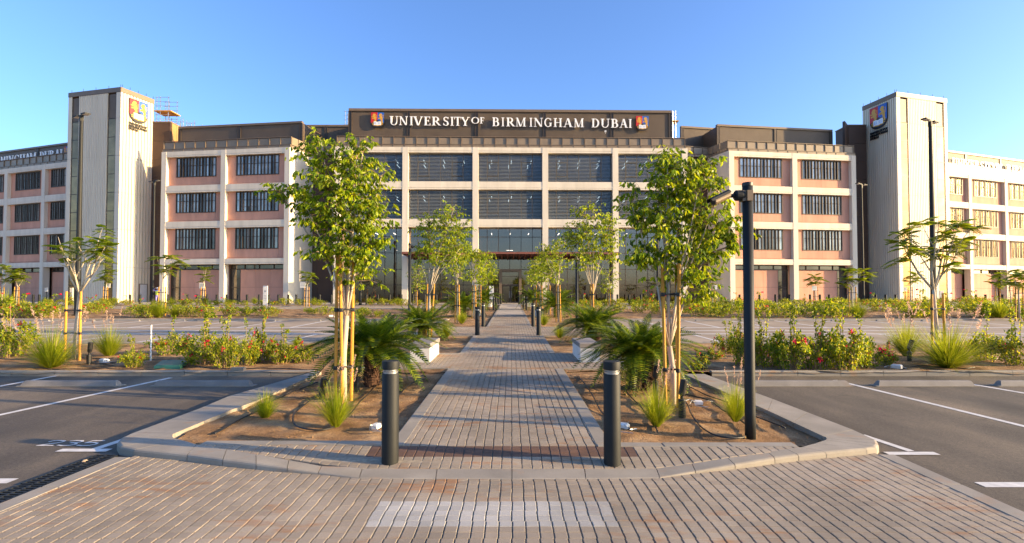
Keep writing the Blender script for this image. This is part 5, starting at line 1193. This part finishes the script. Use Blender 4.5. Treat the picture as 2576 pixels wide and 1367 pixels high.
# ---------------------------------------------------------------- ornamental grass
def grass_meshes(rng, n, h, spread, plumes, wd=.006):
    vs = []; fs = []; pv = []; pf = []; sv = []; sf = []
    def blade(vs, fs, a, lean, L, w, droop, seg=4, r0=.05):
        p = Vector((math.cos(a)*rng.random()*r0, math.sin(a)*rng.random()*r0, 0)); d = Vector((math.cos(a), math.sin(a), 0)); s = Vector((-d.y, d.x, 0)); k = len(vs)
        for i in range(seg+1):
            t = i/seg; q = p + d*(lean*L*t + droop*L*t*t*.6) + Vector((0,0,L*(t*math.sqrt(max(.05,1-lean*lean)) - droop*t*t*.55))); ww = w*(1-t*.85)
            vs.append(tuple(q-s*ww)); vs.append(tuple(q+s*ww))
        for i in range(seg): fs.append((k+2*i,k+2*i+1,k+2*i+3,k+2*i+2))
        return q, d
    for i in range(n): blade(vs, fs, rnd(rng,0,2*PI), spread*rng.random(), h*rnd(rng,.5,1.1), wd*rnd(rng,.6,1.2), rng.random()**2*.9)
    for i in range(plumes):
        q, d = blade(pv, pf, rnd(rng,0,2*PI), spread*.6*rng.random(), h*rnd(rng,1.2,1.7), .0025, rng.random()*.15); 
        for j in range(26):
            a = rv(rng); p = q - (d*.25+Vector((0,0,.9))).normalized()*rng.random()*h*.30; leaf(pv, pf, Vector(p), (a*.6+Vector((0,0,.8))), rv(rng), .035, .012, False)
    out = [('blades', mesh_of('blades', vs, fs, 'grass'))]
    if pf: out.append(('plumes', mesh_of('plumes', pv, pf, 'plume')))
    return out
gr_v = [grass_meshes(rs, 900, .62, .75, 9, .0045), grass_meshes(rs, 600, .5, .8, 0, .005), grass_meshes(rs, 1100, .62, .95, 12, .0045), grass_meshes(rs, 800, .6, .7, 5, .0045)]
def grass(px, py, hp, v, label, group=None, wide=1.0, rz=0.0):
    g = GP(px, py); hh = 1.3*hp*g.y/F; b = (.62,.5,.62,.6)[v]; t = thing('ornamental_grass', label, 'grass clump', (g.x, g.y, g.z-.03), rz, group); s = hh/b; t.scale = (s*wide,s*wide,s)
    for n_, me in gr_v[v]: o = inst(n_, me, t); o['kind'] = 'stuff'
for a in [(130,922,82,2,'tall yellow grass clump with pink plumes at the left, beside the staked tree',None,1.1),(275,895,62,0,'grass clump with plumes between the black spotlight and the magenta shrub',None,1),
          (668,1047,56,1,'small grass tuft at the left edge of the left bed'),(845,1068,88,3,'grass clump in the left bed before the big tree',None,.95),(1652,1067,84,3,'grass clump in the right bed before the big tree',None,.95),
          (1850,1055,78,0,'grass clump with plumes beside the camera pole foot',None,.8),(2385,922,88,2,'widest grass clump with plumes right of the staked tree on the right',None,1.3),(2280,893,70,0,'grass clump with plumes behind the small spotlight',None,1),
          (1121,848,34,1,'small grass clump between the left cycad and the path'),(1368,817,26,1,'tiny grass clump beside the right far bollards'),(1408,848,30,1,'small grass clump between the right cycad and the path'),(1162,813,26,1,'tiny grass clump beside the left far bollards'),
          (399,798,40,1,'grass clump at the stakes of the feathery tree before the left wing'),(12,795,52,1,'bright grass clump at the left edge behind the shrubs'),(440,797,24,1,'small grass tuft right of the staked feathery tree on the left'),(2160,800,38,1,'grass clump beside the wide feathery tree on the right'),
          (2515,800,40,1,'grass clump near the right edge in the second strip'),(1690,860,36,1,'grass clump behind the big tree on the right'),(745,868,20,1,'tiny grass tuft left of the cycad at the far side of the strip')]:
    grass(*a[:5], group=a[5] if len(a) > 5 else None, wide=a[6] if len(a) > 6 else 1.0, rz=a[0]*.1)
for a in [(115,764),(430,764),(640,764),(790,766),(930,766),(1000,766),(1610,764),(1720,766),(1880,764),(2240,766),(2460,766)]: grass(a[0], a[1], 15, 1, 'small far grass tuft in the strip at the foot of the building', 'far grass tufts')
# fine litter on the soil: pebbles and straw
pb = MB(); rl = random.Random(12)
for i in range(1500):
    poly = soilL if i % 2 else soilR; x0, x1 = (-3.9,-1.4) if i % 2 else (1.1,4.2); x, y = rl.uniform(x0,x1), rl.uniform(5.7,10.5)
    if not inside((x,y), [(p.x,p.y) for p in poly]): continue
    r = rl.uniform(.003,.010)*(2.2 if i % 17 == 0 else 1); z = G(y)-.035; pts = [(x+r*rl.uniform(.7,1.2)*math.cos(k*PI/2.5), y+r*rl.uniform(.7,1.2)*math.sin(k*PI/2.5)) for k in range(5)]
    pb.add([(p[0],p[1],z) for p in pts]+[(x+(p[0]-x)*.5,y+(p[1]-y)*.5,z+r*rl.uniform(.7,1.3)) for p in pts], [(k,(k+1)%5,(k+1)%5+5,k+5) for k in range(5)]+[(5,6,7,8,9)])
o = obj('pebbles', pb, M['soil']); o['kind'] = 'stuff'
lv = []; lf = []
for i in range(1500):
    x = rl.choice([rl.uniform(-3.9,-1.4), rl.uniform(1.1,4.2), rl.uniform(-14,-2), rl.uniform(2,14)]); y = rl.uniform(5.7,15) if abs(x) < 4.2 else rl.uniform(10.7,15)
    if abs(x) < 4.3 and y < 10.4 and not inside((x,y), [(p.x,p.y) for p in (soilL if x < 0 else soilR)]): continue
    leaf(lv, lf, Vector((x,y,G(y)-.02)), rv(rl)*Vector((1,1,.1)) if False else Vector((rl.uniform(-1,1),rl.uniform(-1,1),rl.uniform(-.1,.3))), Vector((0,0,1)), rl.uniform(.03,.07), .018, False)
o = inst('leaf_litter', mesh_of('leaf_litter', lv, lf, 'straw')); o['kind'] = 'stuff'
# ================================================================ furniture and fittings
def bollard_meshes(h, r):
    a = MB(); a.lathe([(r,-.05),(r,h-.135),(r*.97,h-.13)], 28); b = MB(); b.lathe([(r*.86,h-.13),(r*.86,h-.115),(r*.93,h-.112),(r*.93,h-.106),(r*.80,h-.10),(r*.80,h-.085)], 28)
    c = MB(); c.lathe([(r*.9,h-.09),(r,h-.086),(r*1.01,h-.012),(r*.97,h-.002),(r*.5,h)], 28); d = MB(); d.lathe([(r*1.12,-.02),(r*1.12,.006),(r*1.02,.008)], 28)
    return [('post', a.mesh('post', M['char'], True)), ('light_ring', b.mesh('light_ring', M['steel'], True)), ('cap', c.mesh('cap', M['char'], True))]
for _m in ('char',): pass
bmh = bollard_meshes(1.05, .088); bmf = bollard_meshes(1.05, .085)
def bollard(px, py, label, group=None, Y=None, me=bmh, off=0.0):
    g = GP(px, py, off); Y = Y or g.y; x = PW(px, 700, Y).x; t = thing('bollard', label, 'bollard', (x, Y, G(Y)+off), 0, group)
    for n_, m_ in me:
        o = inst(n_, m_, t)
        for p in o.data.polygons: pass
    return t
for n_, m_ in bmh + bmf:
    try: m_.set_sharp_from_angle(angle=rad(35))
    except Exception: pass
bollard(984, 1160, 'dark grey bollard lamp nearest on the left of the path mouth', off=-.03); bollard(1538, 1163, 'dark grey bollard lamp nearest on the right of the path mouth', off=-.03)
bollard(1201, 835, 'nearer of the two dark bollards left of the path at the crossing', Y=18.45); bollard(1355, 835, 'nearer of the two dark bollards right of the path at the crossing', Y=18.45)
bollard(1216, 820, 'farther of the two dark bollards left of the path at the crossing', Y=22.7); bollard(1341, 820, 'farther of the two dark bollards right of the path at the crossing', Y=22.7)
for px, Y, lb in ((1242,38.3,'dark bollard left of the path before the service road'),(1248,41,'dark bollard left of the path just behind the service road kerb'),(1317,41,'dark bollard right of the path just behind the service road kerb'),(1324.5,38.3,'dark bollard right of the path before the service road')):
    bollard(px, 780, lb, Y=Y)
simple = MB(); simple.lathe([(.11,-.1),(.11,.98),(.09,1.0)], 12); sbm = simple.mesh('post', M['char'])
cnt = {}
def far_bollard(px, Y, label, group):
    cnt[group] = cnt.get(group, 0)+1; label = ordw(cnt[group])+' '+label+', from the left'
    far_bollard_(px, Y, label, group)
def far_bollard_(px, Y, label, group): x = PW(px,700,Y).x; o = inst('bollard', sbm, None, (x,Y,G(Y))); tag(o, label, 'bollard', group)
for px in (1254,1260,1306,1312): far_bollard(px, 52.5, 'small dark bollard before the entrance doors', 'bollards before the entrance doors')
for px in (328,353,424,472,496,521,546,571,599,622,652,677,701,726,746): far_bollard(px, 51.8, 'small dark bollard in the row before the left wing and tower', 'bollards before the left wing')
for k in range(15): far_bollard(805+k*29.3, 51.5, 'small bollard in the row before the left hall half', 'bollards before the hall, left')
for k in range(14): far_bollard(1348+k*29.3, 51.5, 'small bollard in the row before the right hall half', 'bollards before the hall, right')
for px in (1814,1860,1885,1910,1950,1985,2037,2062,2085,2129): far_bollard(px, 51.8, 'small dark bollard in the row before the right wing', 'bollards before the right wing')
for px in (2202,2227,2252,2454,2478,2521,2550): far_bollard(px, 51.8, 'small dark bollard in the row before the right tower and block', 'bollards before the right tower')
for px in (1,25,58,85,100): far_bollard(px, 51.8, 'small dark bollard in the row before the outer left block', 'bollards before the outer left block')
# benches
def bench(x0, x1, y0, y1, label, h=.45):
    t = thing('bench', label, 'bench', ((x0+x1)/2, (y0+y1)/2, G(y0)), 0); a = (x1-x0)/2; b_ = (y1-y0)/2
    b = MB(); b.box(-a+.02,a-.02,-b_+.02,b_-.02,-.05,h-.115); obj('base', b, M['concw'], t)
    s = MB(); e = .012; s.add([(-a,-b_,h-.1),(a,-b_,h-.1),(a,b_,h-.1),(-a,b_,h-.1),(-a,-b_,h-e),(a,-b_,h-e),(a,b_,h-e),(-a,b_,h-e),(-a+e,-b_+e,h),(a-e,-b_+e,h),(a-e,b_-e,h),(-a+e,b_-e,h)],
       [(3,2,1,0)]+[(k,(k+1)%4,(k+1)%4+4,k+4) for k in range(4)]+[(k+4,(k+1)%4+4,(k+1)%4+8,k+8) for k in range(4)]+[(8,9,10,11)]); obj('seat_slab', s, M['concg'], t)
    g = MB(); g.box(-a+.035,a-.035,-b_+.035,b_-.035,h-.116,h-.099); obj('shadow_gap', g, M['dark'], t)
bench(-2.42,-1.92,11.75,13.3,'white block bench with a grey slab top left of the path, half behind cycad fronds'); bench(1.63,2.13,11.75,13.3,'white block bench with a grey slab top right of the path, beside the cycad')
bench(-2.45,-1.95,30.2,31.8,'far white bench left of the path behind the paired bollards'); bench(1.5,2.0,30.2,31.8,'far white bench right of the path behind the paired bollards')
bench(-2.3,-1.8,45.2,46.7,'farthest small white bench left of the path near the totem'); bench(1.45,1.95,45.2,46.7,'farthest small white bench right of the path near the doors')
# street lamps
def street_lamp(px, Y, toppy, r, hw, label):
    x = PW(px, 700, Y).x; zt = PW(px, toppy, Y).z - G(Y); t = thing('street_lamp', label, 'street lamp', (x, Y, G(Y)))
    m = MB(); m.tube([(0,0,-.1),(0,0,zt*.25),(0,0,zt)], [r, r*.88, r*.6], 12); obj('pole', m, M['char'], t)
    m = MB(); m.lathe([(r*1.7,-.05),(r*1.7,.03),(r*1.1,.05)], 12); obj('base_flange', m, M['char'], t)
    m = MB(); m.box(-hw*.35,hw*.35,-.05,.05,zt-.02,zt+.07); m.box(-.09,.09,-.09,.09,zt-.35,zt-.02); obj('arm', m, M['char'], t)
    for s in (-1,1):
        m = MB(); a, b = (hw*.3, hw) if s > 0 else (-hw, -hw*.3); tilt = .16*s
        vs_ = [(a,-.16,zt),(b,-.16,zt),(b,.16,zt),(a,.16,zt),(a,-.16,zt+.08),(b,-.16,zt+.05),(b,.16,zt+.05),(a,.16,zt+.08)]
        m.add([(p[0],p[1]-.0,p[2]-abs(p[0])*0+.0) for p in vs_], [(0,3,2,1),(4,5,6,7),(0,1,5,4),(1,2,6,5),(2,3,7,6),(3,0,4,7)]); h = obj('lamp_head', m, M['char'], t)
        m = MB(); m.box(a+.06 if s > 0 else a+.04, b-.04 if s > 0 else b-.06, -.12,.12,zt-.012,zt-.004); obj('lens', m, M['plate'], h)
    t.rotation_euler = (0,0,rad(-28 if px < 1286 else 28)); return t
street_lamp(196.5, 31.5, 292, .17, .86, 'tall double headed street lamp rising before the left tower'); street_lamp(2348, 31.5, 306, .17, .86, 'tall double headed street lamp rising before the right tower')
street_lamp(384.5, 50.3, 457, .13, .86, 'double headed street lamp between the left tower and the left wing'); street_lamp(2171, 50.3, 465, .13, .86, 'double headed street lamp between the right wing and the right tower')
for px, tp, lb in ((907,573,'slim black lamp post before the left part of the hall glass'),(1654.6,573,'slim black lamp post before the right part of the hall, behind tree leaves')):
    Y = 49.0; x = PW(px,700,Y).x; z = PW(px,tp,Y).z-G(Y); t = thing('lamp_post', lb, 'lamp post', (x,Y,G(Y))); m = MB(); m.tube([(0,0,-.1),(0,0,z)], [.15,.11], 10); obj('pole', m, M['char'], t); m = MB(); m.lathe([(.13,z),(.16,z+.05),(.16,z+.3),(.05,z+.36)], 10); obj('lamp_head', m, M['char'], t)
# camera poles
def camera_pole(px, Y, toppy, r, side, label, gz=None, cam_=True):
    x = PW(px, 700, Y).x; z = PW(px, toppy, Y).z - G(Y); t = thing('camera_pole', label, 'camera pole', (x, Y, G(Y)-.03)); z += .03
    m = MB(); m.lathe([(r*1.04,-.08),(r,.3),(r,z-.045)], 28); o = obj('pole', m, M['char'], t, smooth=True)
    m = MB(); m.lathe([(r*1.03,z-.045),(r*1.03,z-.006),(r*.9,z)], 28); obj('end_cap', m, M['black'], t)
    if not cam_: return t
    s = side; zb = z-.16
    m = MB(); m.box(-.035,.035,-r-.012,-r+.02,zb-.075,zb+.055); m.box(min(s*r*.6,s*(r+.02)),max(s*r*.6,s*(r+.02)),-.05,.05,zb-.075,zb+.055); obj('bracket', m, M['bronze'], t)
    m = MB(); cx_ = s*(r+.055); m.tube([(s*(r-.01),0,zb),(s*(r+.02),0,zb),(s*(r+.085),0,zb),(s*(r+.10),0,zb)], [.062,.068,.066,.05], 16); obj('junction_box', m, M['char'], t, smooth=False)
    m = MB(); m.tube([(s*(r+.09),0,zb),(s*(r+.17),0,zb-.005),(s*(r+.20),0,zb-.01)], [.028,.02,.026], 12); obj('arm', m, M['char'], t)
    p0 = Vector((s*(r+.17),-.01,zb+.015)); d = Vector((s*.88,-.25,-.42)).normalized(); m = MB(); m.tube([p0, p0+d*.02, p0+d*.25, p0+d*.26], [.035,.048,.048,.043], 16); obj('camera_housing', m, M['bronze'], t)
    m = MB(); m.tube([p0+d*.258, p0+d*.266], [.036,.034], 16); obj('lens', m, M['black'], t)
    m = MB(); up = Vector((d.x*.42*s*s*(1),0,.9)); q0, q1 = p0+d*.0, p0+d*.30; n_ = d.cross(Vector((0,1,0))).normalized(); n_ = n_ if n_.z > 0 else -n_; sdv = d.cross(n_)
    m.add([tuple(q+n_*h_+sdv*w2) for q in (q0,q1) for (w2,h_) in ((-.056,.01),(-.05,.04),(-.02,.058),(.02,.058),(.05,.04),(.056,.01))], [(i,i+1,i+7,i+6) for i in range(5)]); obj('sun_shield', m, M['char'], t)
    return t
camera_pole(1883, 6.05, 460, .061, -1, 'thick dark pole with a bullet camera pointing left, in the right bed'); camera_pole(1030.5, 21.5, 612, .062, 1, 'dark pole with a bullet camera pointing right, behind the left cycads'); camera_pole(1451, 21.5, 650, .06, 1, 'slim dark pole between the right cycad and the medium tree', cam_=False)
# ground spotlights
def spot(px, pytop, pybot, kind, label):
    g = GP(px, pybot); s = g.y/F; h = (pybot-pytop)*s; t = thing('garden_spotlight', label, 'spotlight', (g.x, g.y, g.z-.04)); h += .04; r = .042
    m = MB(); m.lathe([(.05,-.05),(.05,h*.45),(.045,h*.47)], 16); obj('mounting_tube', m, M['black'], t)
    m = MB(); tl = .05 if kind == 0 else .12
    m.tube([(0,0,h*.45),(0,0,h*.55),(.0,.01,h*.60),(tl*.6,.0,h*.98)], [.02,.022,.045,.052], 16); obj('spot_body', m, M['black'], t)
    m = MB(); m.tube([(tl*.6,0,h*.975),(tl*.62,0,h)], [.05,.046], 16); obj('lens', m, M['char'], t)
for a in [(810,954,998,0,'short black spotlight beside the stakes, at the left of the left bed'),(898,907,979,0,'black spotlight with open tube before the left cycad trunk'),(1649,921,988,0,'black spotlight before the right cycad, left of the big tree'),(1716,956,1041,0,'thick black spotlight right of the big tree stakes'),
          (224,862,915,0,'black tube spotlight beside the orange stakes on the left strip'),(2288,856,906,1,'tilted black spotlight on the right strip')]: spot(*a)
# junction boxes, lids, small things
def tubething(name, label, cat, pts, r, mat='black', off=-.012):
    P = [GP(*p) for p in pts]; m = MB(); out = []
    for a, b, c, d in zip([P[0]]+P[:-2], P[:-1], P[1:], P[2:]+[P[-1]]):
        for i in range(5):
            t = i/5; q = .5*((2*b)+(c-a)*t+(2*a-5*b+4*c-d)*t*t+(3*b-a-3*c+d)*t**3); out.append((q.x,q.y,G(q.y)+off+.006*math.sin(q.x*9+q.y*7)))
    out.append((P[-1].x,P[-1].y,G(P[-1].y)+off)); m.tube(out, r, 6); o = obj(name, m, M[mat], smooth=True); return tag(o, label, cat)
for a in [('black drip hose curling round the grass clump in the left bed',[(820,985),(775,1010),(740,1040),(745,1070),(800,1080),(850,1066),(880,1040),(905,1010),(930,985),(960,955)]),
          ('black drip hose running diagonally across the left part of the left bed',[(540,1088),(580,1066),(640,1035),(700,1000),(760,975),(800,960)]),
          ('black drip hose along the path side of the left bed',[(975,1070),(985,1030),(1005,990),(1040,960),(1075,950),(1050,940),(1000,938)]),
          ('black drip hose along the path side of the right bed',[(1455,945),(1475,970),(1495,1000),(1510,1030),(1545,1060),(1590,1078)]),
          ('black drip hose behind the right near bollard',[(1540,955),(1575,985),(1610,1020),(1640,1055),(1655,1085)]),
          ('black drip hose looping before the camera pole',[(1640,960),(1690,985),(1725,1010),(1745,1050),(1790,1090),(1850,1100),(1890,1085),(1870,1060),(1820,1030),(1780,1005),(1700,985)]),
          ('black drip hose ending at the right corner of the right bed',[(1700,950),(1760,985),(1830,1010),(1900,1045),(1975,1075)]),
          ('black drip hose along the front of the left strip',[(-20,924),(60,922),(140,928),(260,926),(380,928),(470,920),(560,927),(680,925),(780,930)]),
          ('black hose loops around the white junction box on the left strip',[(224,915),(250,905),(290,912),(330,900),(370,910),(330,920),(270,917),(240,910),(300,898),(360,905)]),
          ('black drip hose along the right strip before the shrubs',[(1740,925),(1840,930),(1950,928),(2080,934),(2200,930),(2330,928),(2450,934),(2600,930)]),
          ('black hose loops around the white junction box on the right strip',[(2180,915),(2230,908),(2270,925),(2340,915),(2420,925),(2480,920)]),
          ('black drip hose behind the right strip shrubs',[(1730,895),(1800,902),(1900,898),(2040,905),(2200,900),(2400,903),(2600,900)]),
          ('black drip hose behind the left strip shrubs',[(-20,900),(80,905),(160,898),(400,905),(560,900),(760,905)])]:
    tubething('drip_hose', a[0], 'hose', a[1], .0105)
def jbox(px, py, label, s=.075):
    g = GP(px, py); t = thing('junction_box', label, 'junction box', (g.x, g.y, g.z-.02), px*.37); m = MB(); m.add([(-s,-s*.7,0),(s,-s*.7,0),(s,s*.7,0),(-s,s*.7,0),(-s*1.05,-s*.75,s*.7),(s*1.05,-s*.75,s*.7),(s*1.05,s*.75,s*.7),(-s*1.05,s*.75,s*.7),(-s*.8,-s*.5,s),(s*.8,-s*.5,s),(s*.8,s*.5,s),(-s*.8,s*.5,s)],
       [(3,2,1,0)]+[(k,(k+1)%4,(k+1)%4+4,k+4) for k in range(4)]+[(k+4,(k+1)%4+4,(k+1)%4+8,k+8) for k in range(4)]+[(8,9,10,11)]); obj('box_body', m, M['wplast'], t)
    m = MB(); rj = random.Random(px)
    for k in range(4):
        a = rj.uniform(0,6.28); L = rj.uniform(.15,.3); m.tube([(0,0,.03),(math.cos(a)*L*.5,math.sin(a)*L*.5,.06),(math.cos(a+.5)*L,math.sin(a+.5)*L,.02),(math.cos(a+1.2)*L*1.1,math.sin(a+1.2)*L*1.1,.015)], .005, 5)
    obj('cable', m, M['steel'], t)
for a in [(946,1074,'white cable junction box left of the near left bollard',.06),(1569,1073,'white cable junction box right of the near right bollard',.06),(1757,1014,'white cable junction box behind the right tree, on the soil',.06),(262,910,'white junction box among hoses on the left strip',.09),(2256,925,'white junction box among cables on the right strip',.09),(833,797,'small white junction box far left in the second strip',.12)]: jbox(*a)
q = [GP(386.8,925),GP(452.8,926),GP(479,908),GP(406.5,909)]
t = thing('valve_lid', 'green plastic valve box lid on the soil behind the left kerb', 'valve box', (q[0].x,q[0].y,q[0].z-.04)); m = MB(); m.prism([(p.x-q[0].x,p.y-q[0].y) for p in q], 0, .07); obj('box_rim', m, M['green'], t)
c = sum(q, Vector())/4; m = MB(); m.prism([((p.x-q[0].x)*.9+(c.x-q[0].x)*.1,(p.y-q[0].y)*.9+(c.y-q[0].y)*.1) for p in q], .07, .085); obj('lid', m, M['green'], t)
g = GP(1774,896); t = thing('valve_lid', 'round black rubber cover lying on the right strip', 'valve cover', (g.x,g.y,g.z-.03)); m = MB(); m.lathe([(.22,0),(.225,.09),(.20,.12),(.19,.12),(.18,.10),(.05,.10)], 24); obj('cover', m, M['black'], t)
g = GP(379,906); t = thing('marker_post', 'thin white marker post standing in the left strip', 'post', (g.x,g.y,g.z-.05)); m = MB(); m.tube([(0,0,0),(0,0,.9)], .018, 8); obj('post', m, M['wplast'], t); m = MB(); m.tube([(0,0,.9),(0,0,.915)], .021, 8); obj('cap', m, M['steel'], t)
g = GP(593,934.5); m = MB(); m.box(-.14,.14,-.05,.05,0,.068); o = obj('loose_brick', m, M['conc'], None, (g.x,g.y+.1,g.z+.002)); tag(o, 'loose pale brick lying on the left kerb', 'brick')
m = MB(); m.lathe([(.02,0),(.03,.015),(.015,.03)], 7); g = GP(213,1164,-.1); o = obj('stone', m, M['sand'], None, (g.x,g.y,g.z)); tag(o, 'small stone lying on the asphalt below the painted number', 'stone')
# signs
def board(px0, px1, py0, py1, Y, label, post=True, legs=1, mat='plate'):
    a, b = PW(px0, py0, Y), PW(px1, py1, Y); cx_ = (a.x+b.x)/2; t = thing('sign_board', label, 'sign', (cx_, Y, G(Y))); z0, z1 = b.z-G(Y), a.z-G(Y); hw = (b.x-a.x)/2
    m = MB(); m.box(-hw,hw,-.02,.02,z0,z1); pl = obj('board', m, M[mat], t)
    m = MB(); m.box(-hw*.7,hw*.7,-.026,-.021,z1-(z1-z0)*.3,z1-(z1-z0)*.22); m.box(-hw*.7,hw*.5,-.026,-.021,z1-(z1-z0)*.5,z1-(z1-z0)*.44); m.box(-hw*.7,hw*.6,-.026,-.021,z1-(z1-z0)*.65,z1-(z1-z0)*.59); obj('printed_lines', m, M['steel'], pl)
    if post: m = MB(); m.tube([(0,.04,-.1),(0,.04,z1-.05)], .03, 8); obj('post', m, M['char'], t)
    return t
for a in [(755,768.5,711,724.5,50,'white sign board on a post beside the brown wall right of the left wing'),(112.5,119.8,724.5,734,50,'small white parking sign on a post before the outer left block'),(501.5,514.7,712,726,49.5,'white sign board behind the spindly tree before the left wing'),
          (269,277,713.6,724.6,49.5,'white sign board before the ribs of the left tower'),(1526.7,1540,712.9,726,49.5,'white sign board before the hall glass, right of the entrance'),(2042.5,2055,720,731,49.5,'white sign board behind the round feathery tree'),
          (2274,2281.8,722.6,733,49.5,'white sign board at the foot of the right tower'),(1796.5,1804,718,728.6,49.5,'white sign board before the corner of the right wing')]: board(*a)
def totem(px0, px1, py0, Y, label, fore='plate'):
    a, b = PW(px0, py0, Y), PW(px1, py0, Y); t = thing('totem_sign', label, 'totem sign', ((a.x+b.x)/2, Y, G(Y))); hw = (b.x-a.x)/2; z = a.z-G(Y); m = MB(); m.box(-hw,hw,-.06,.06,-.05,z); obj('panel', m, M[fore], t)
    m = MB(); m.tube([(0,-.065,z*.72),(0,-.061,z*.72)], hw*.45, 14); obj('printed_emblem', m, M['steel'], t); m = MB(); [m.box(-hw*.6,hw*.6,-.064,-.0605,z*f,z*f+.05) for f in (.25,.33,.41,.49)]; obj('printed_lines', m, M['steel'], t)
totem(662.6,673.4,719.4,48.5,'grey information totem before the pink panels of the left wing'); totem(1231,1242,720,47.5,'grey information totem left of the entrance door'); totem(177,184,724.5,50.5,'narrow white panel sign at the foot of the left tower','white'); totem(2363.7,2373,731.8,50.5,'narrow white panel sign beside the stakes before the right tower')
# security lamp on the sign screen
m = MB(); m.box(-.1,.1,-.2,0,-.1,.1); m.tube([(0,-.1,-.25),(0,-.1,-.1)], .03, 6); p = PW((1400+2023/1.9815)*.6289, 332, 57.6); o = obj('floodlight', m, M['plate'], None, tuple(p)); tag(o, 'small pale floodlight on the rooftop screen below the letters DUBAI', 'floodlight')
# person standing before the left tower
Yp = 49.9; px_ = PW(396.5, 700, Yp).x
pr_ = thing('person', 'person in lilac clothes, yellow vest and white cap with arms raised to the head', 'person', (px_, Yp, G(Yp)-.02), .3)
vsk = [((0,0,.92),(.13,.10)),((0,0,1.15),(.13,.095)),((0,0,1.38),(.165,.10)),((0,0,1.47),(.06,.06)),((0,0,1.55),(.055,.055)),((0,0,1.62),(.085,.095)),((0,0,1.72),(.07,.08)),
       ((-.09,0,.86),(.09,.09)),((-.10,.0,.48),(.06,.06)),((-.10,.02,.10),(.042,.045)),((-.10,-.08,.04),(.04,.03)),((.09,0,.86),(.09,.09)),((.11,0,.48),(.06,.06)),((.12,.02,.10),(.042,.045)),((.12,-.08,.04),(.04,.03)),
       ((-.19,0,1.40),(.055,.055)),((-.36,-.03,1.50),(.042,.042)),((-.16,-.08,1.66),(.03,.03)),((.19,0,1.40),(.055,.055)),((.36,-.03,1.52),(.042,.042)),((.16,-.08,1.66),(.03,.03))]
ed = [(0,1),(1,2),(2,3),(3,4),(4,5),(5,6),(0,7),(7,8),(8,9),(9,10),(0,11),(11,12),(12,13),(13,14),(2,15),(15,16),(16,17),(2,18),(18,19),(19,20)]
me = bpy.data.meshes.new('body'); me.from_pydata([v for v, r in vsk], ed, []); bo = inst('body', me, pr_); me.materials.append(M['shirt'])
md = bo.modifiers.new('skin', 'SKIN'); md.use_smooth_shade = True
for i, (v, r) in enumerate(vsk): me.skin_vertices[0].data[i].radius = r
me.skin_vertices[0].data[0].use_root = True; bo.modifiers.new('sub', 'SUBSURF').levels = 1
m = MB(); m.lathe([(.075,1.52),(.10,1.60),(.10,1.68),(.06,1.735)], 12); obj('face', m, M['skin'], pr_, smooth=True); m = MB(); m.lathe([(.106,1.65),(.108,1.70),(.08,1.76),(.02,1.78)], 12); m.box(-.07,.07,-.18,-.08,1.655,1.67); obj('cap', m, M['hair'], pr_)
m = MB(); m.lathe([(.155,1.0),(.165,1.15),(.18,1.32),(.15,1.40)], 12); obj('vest', m, M['vest'], pr_)
for s in (-1,1): m = MB(); m.box(s*.11-.05,s*.11+.05,-.16,.06,.0,.07); obj('shoe', m, M['boots'], pr_)
for s in (-1,1):
    m = MB(); hx = s*.15
    m.tube([(hx,-.08,1.65),(hx-s*.02,-.09,1.70)], [.03,.026], 8)
    for k in range(4): m.tube([(hx-s*.01+k*.012-.02,-.10,1.70),(hx-s*.02+k*.012-.02,-.10,1.74),(hx-s*.04+k*.012-.02,-.09,1.77-.004*abs(k-1))], [.008,.007,.005], 5)
    m.tube([(hx-s*.02,-.10,1.67),(hx-s*.06,-.12,1.69)], [.009,.006], 5); obj('hand', m, M['skin'], pr_)
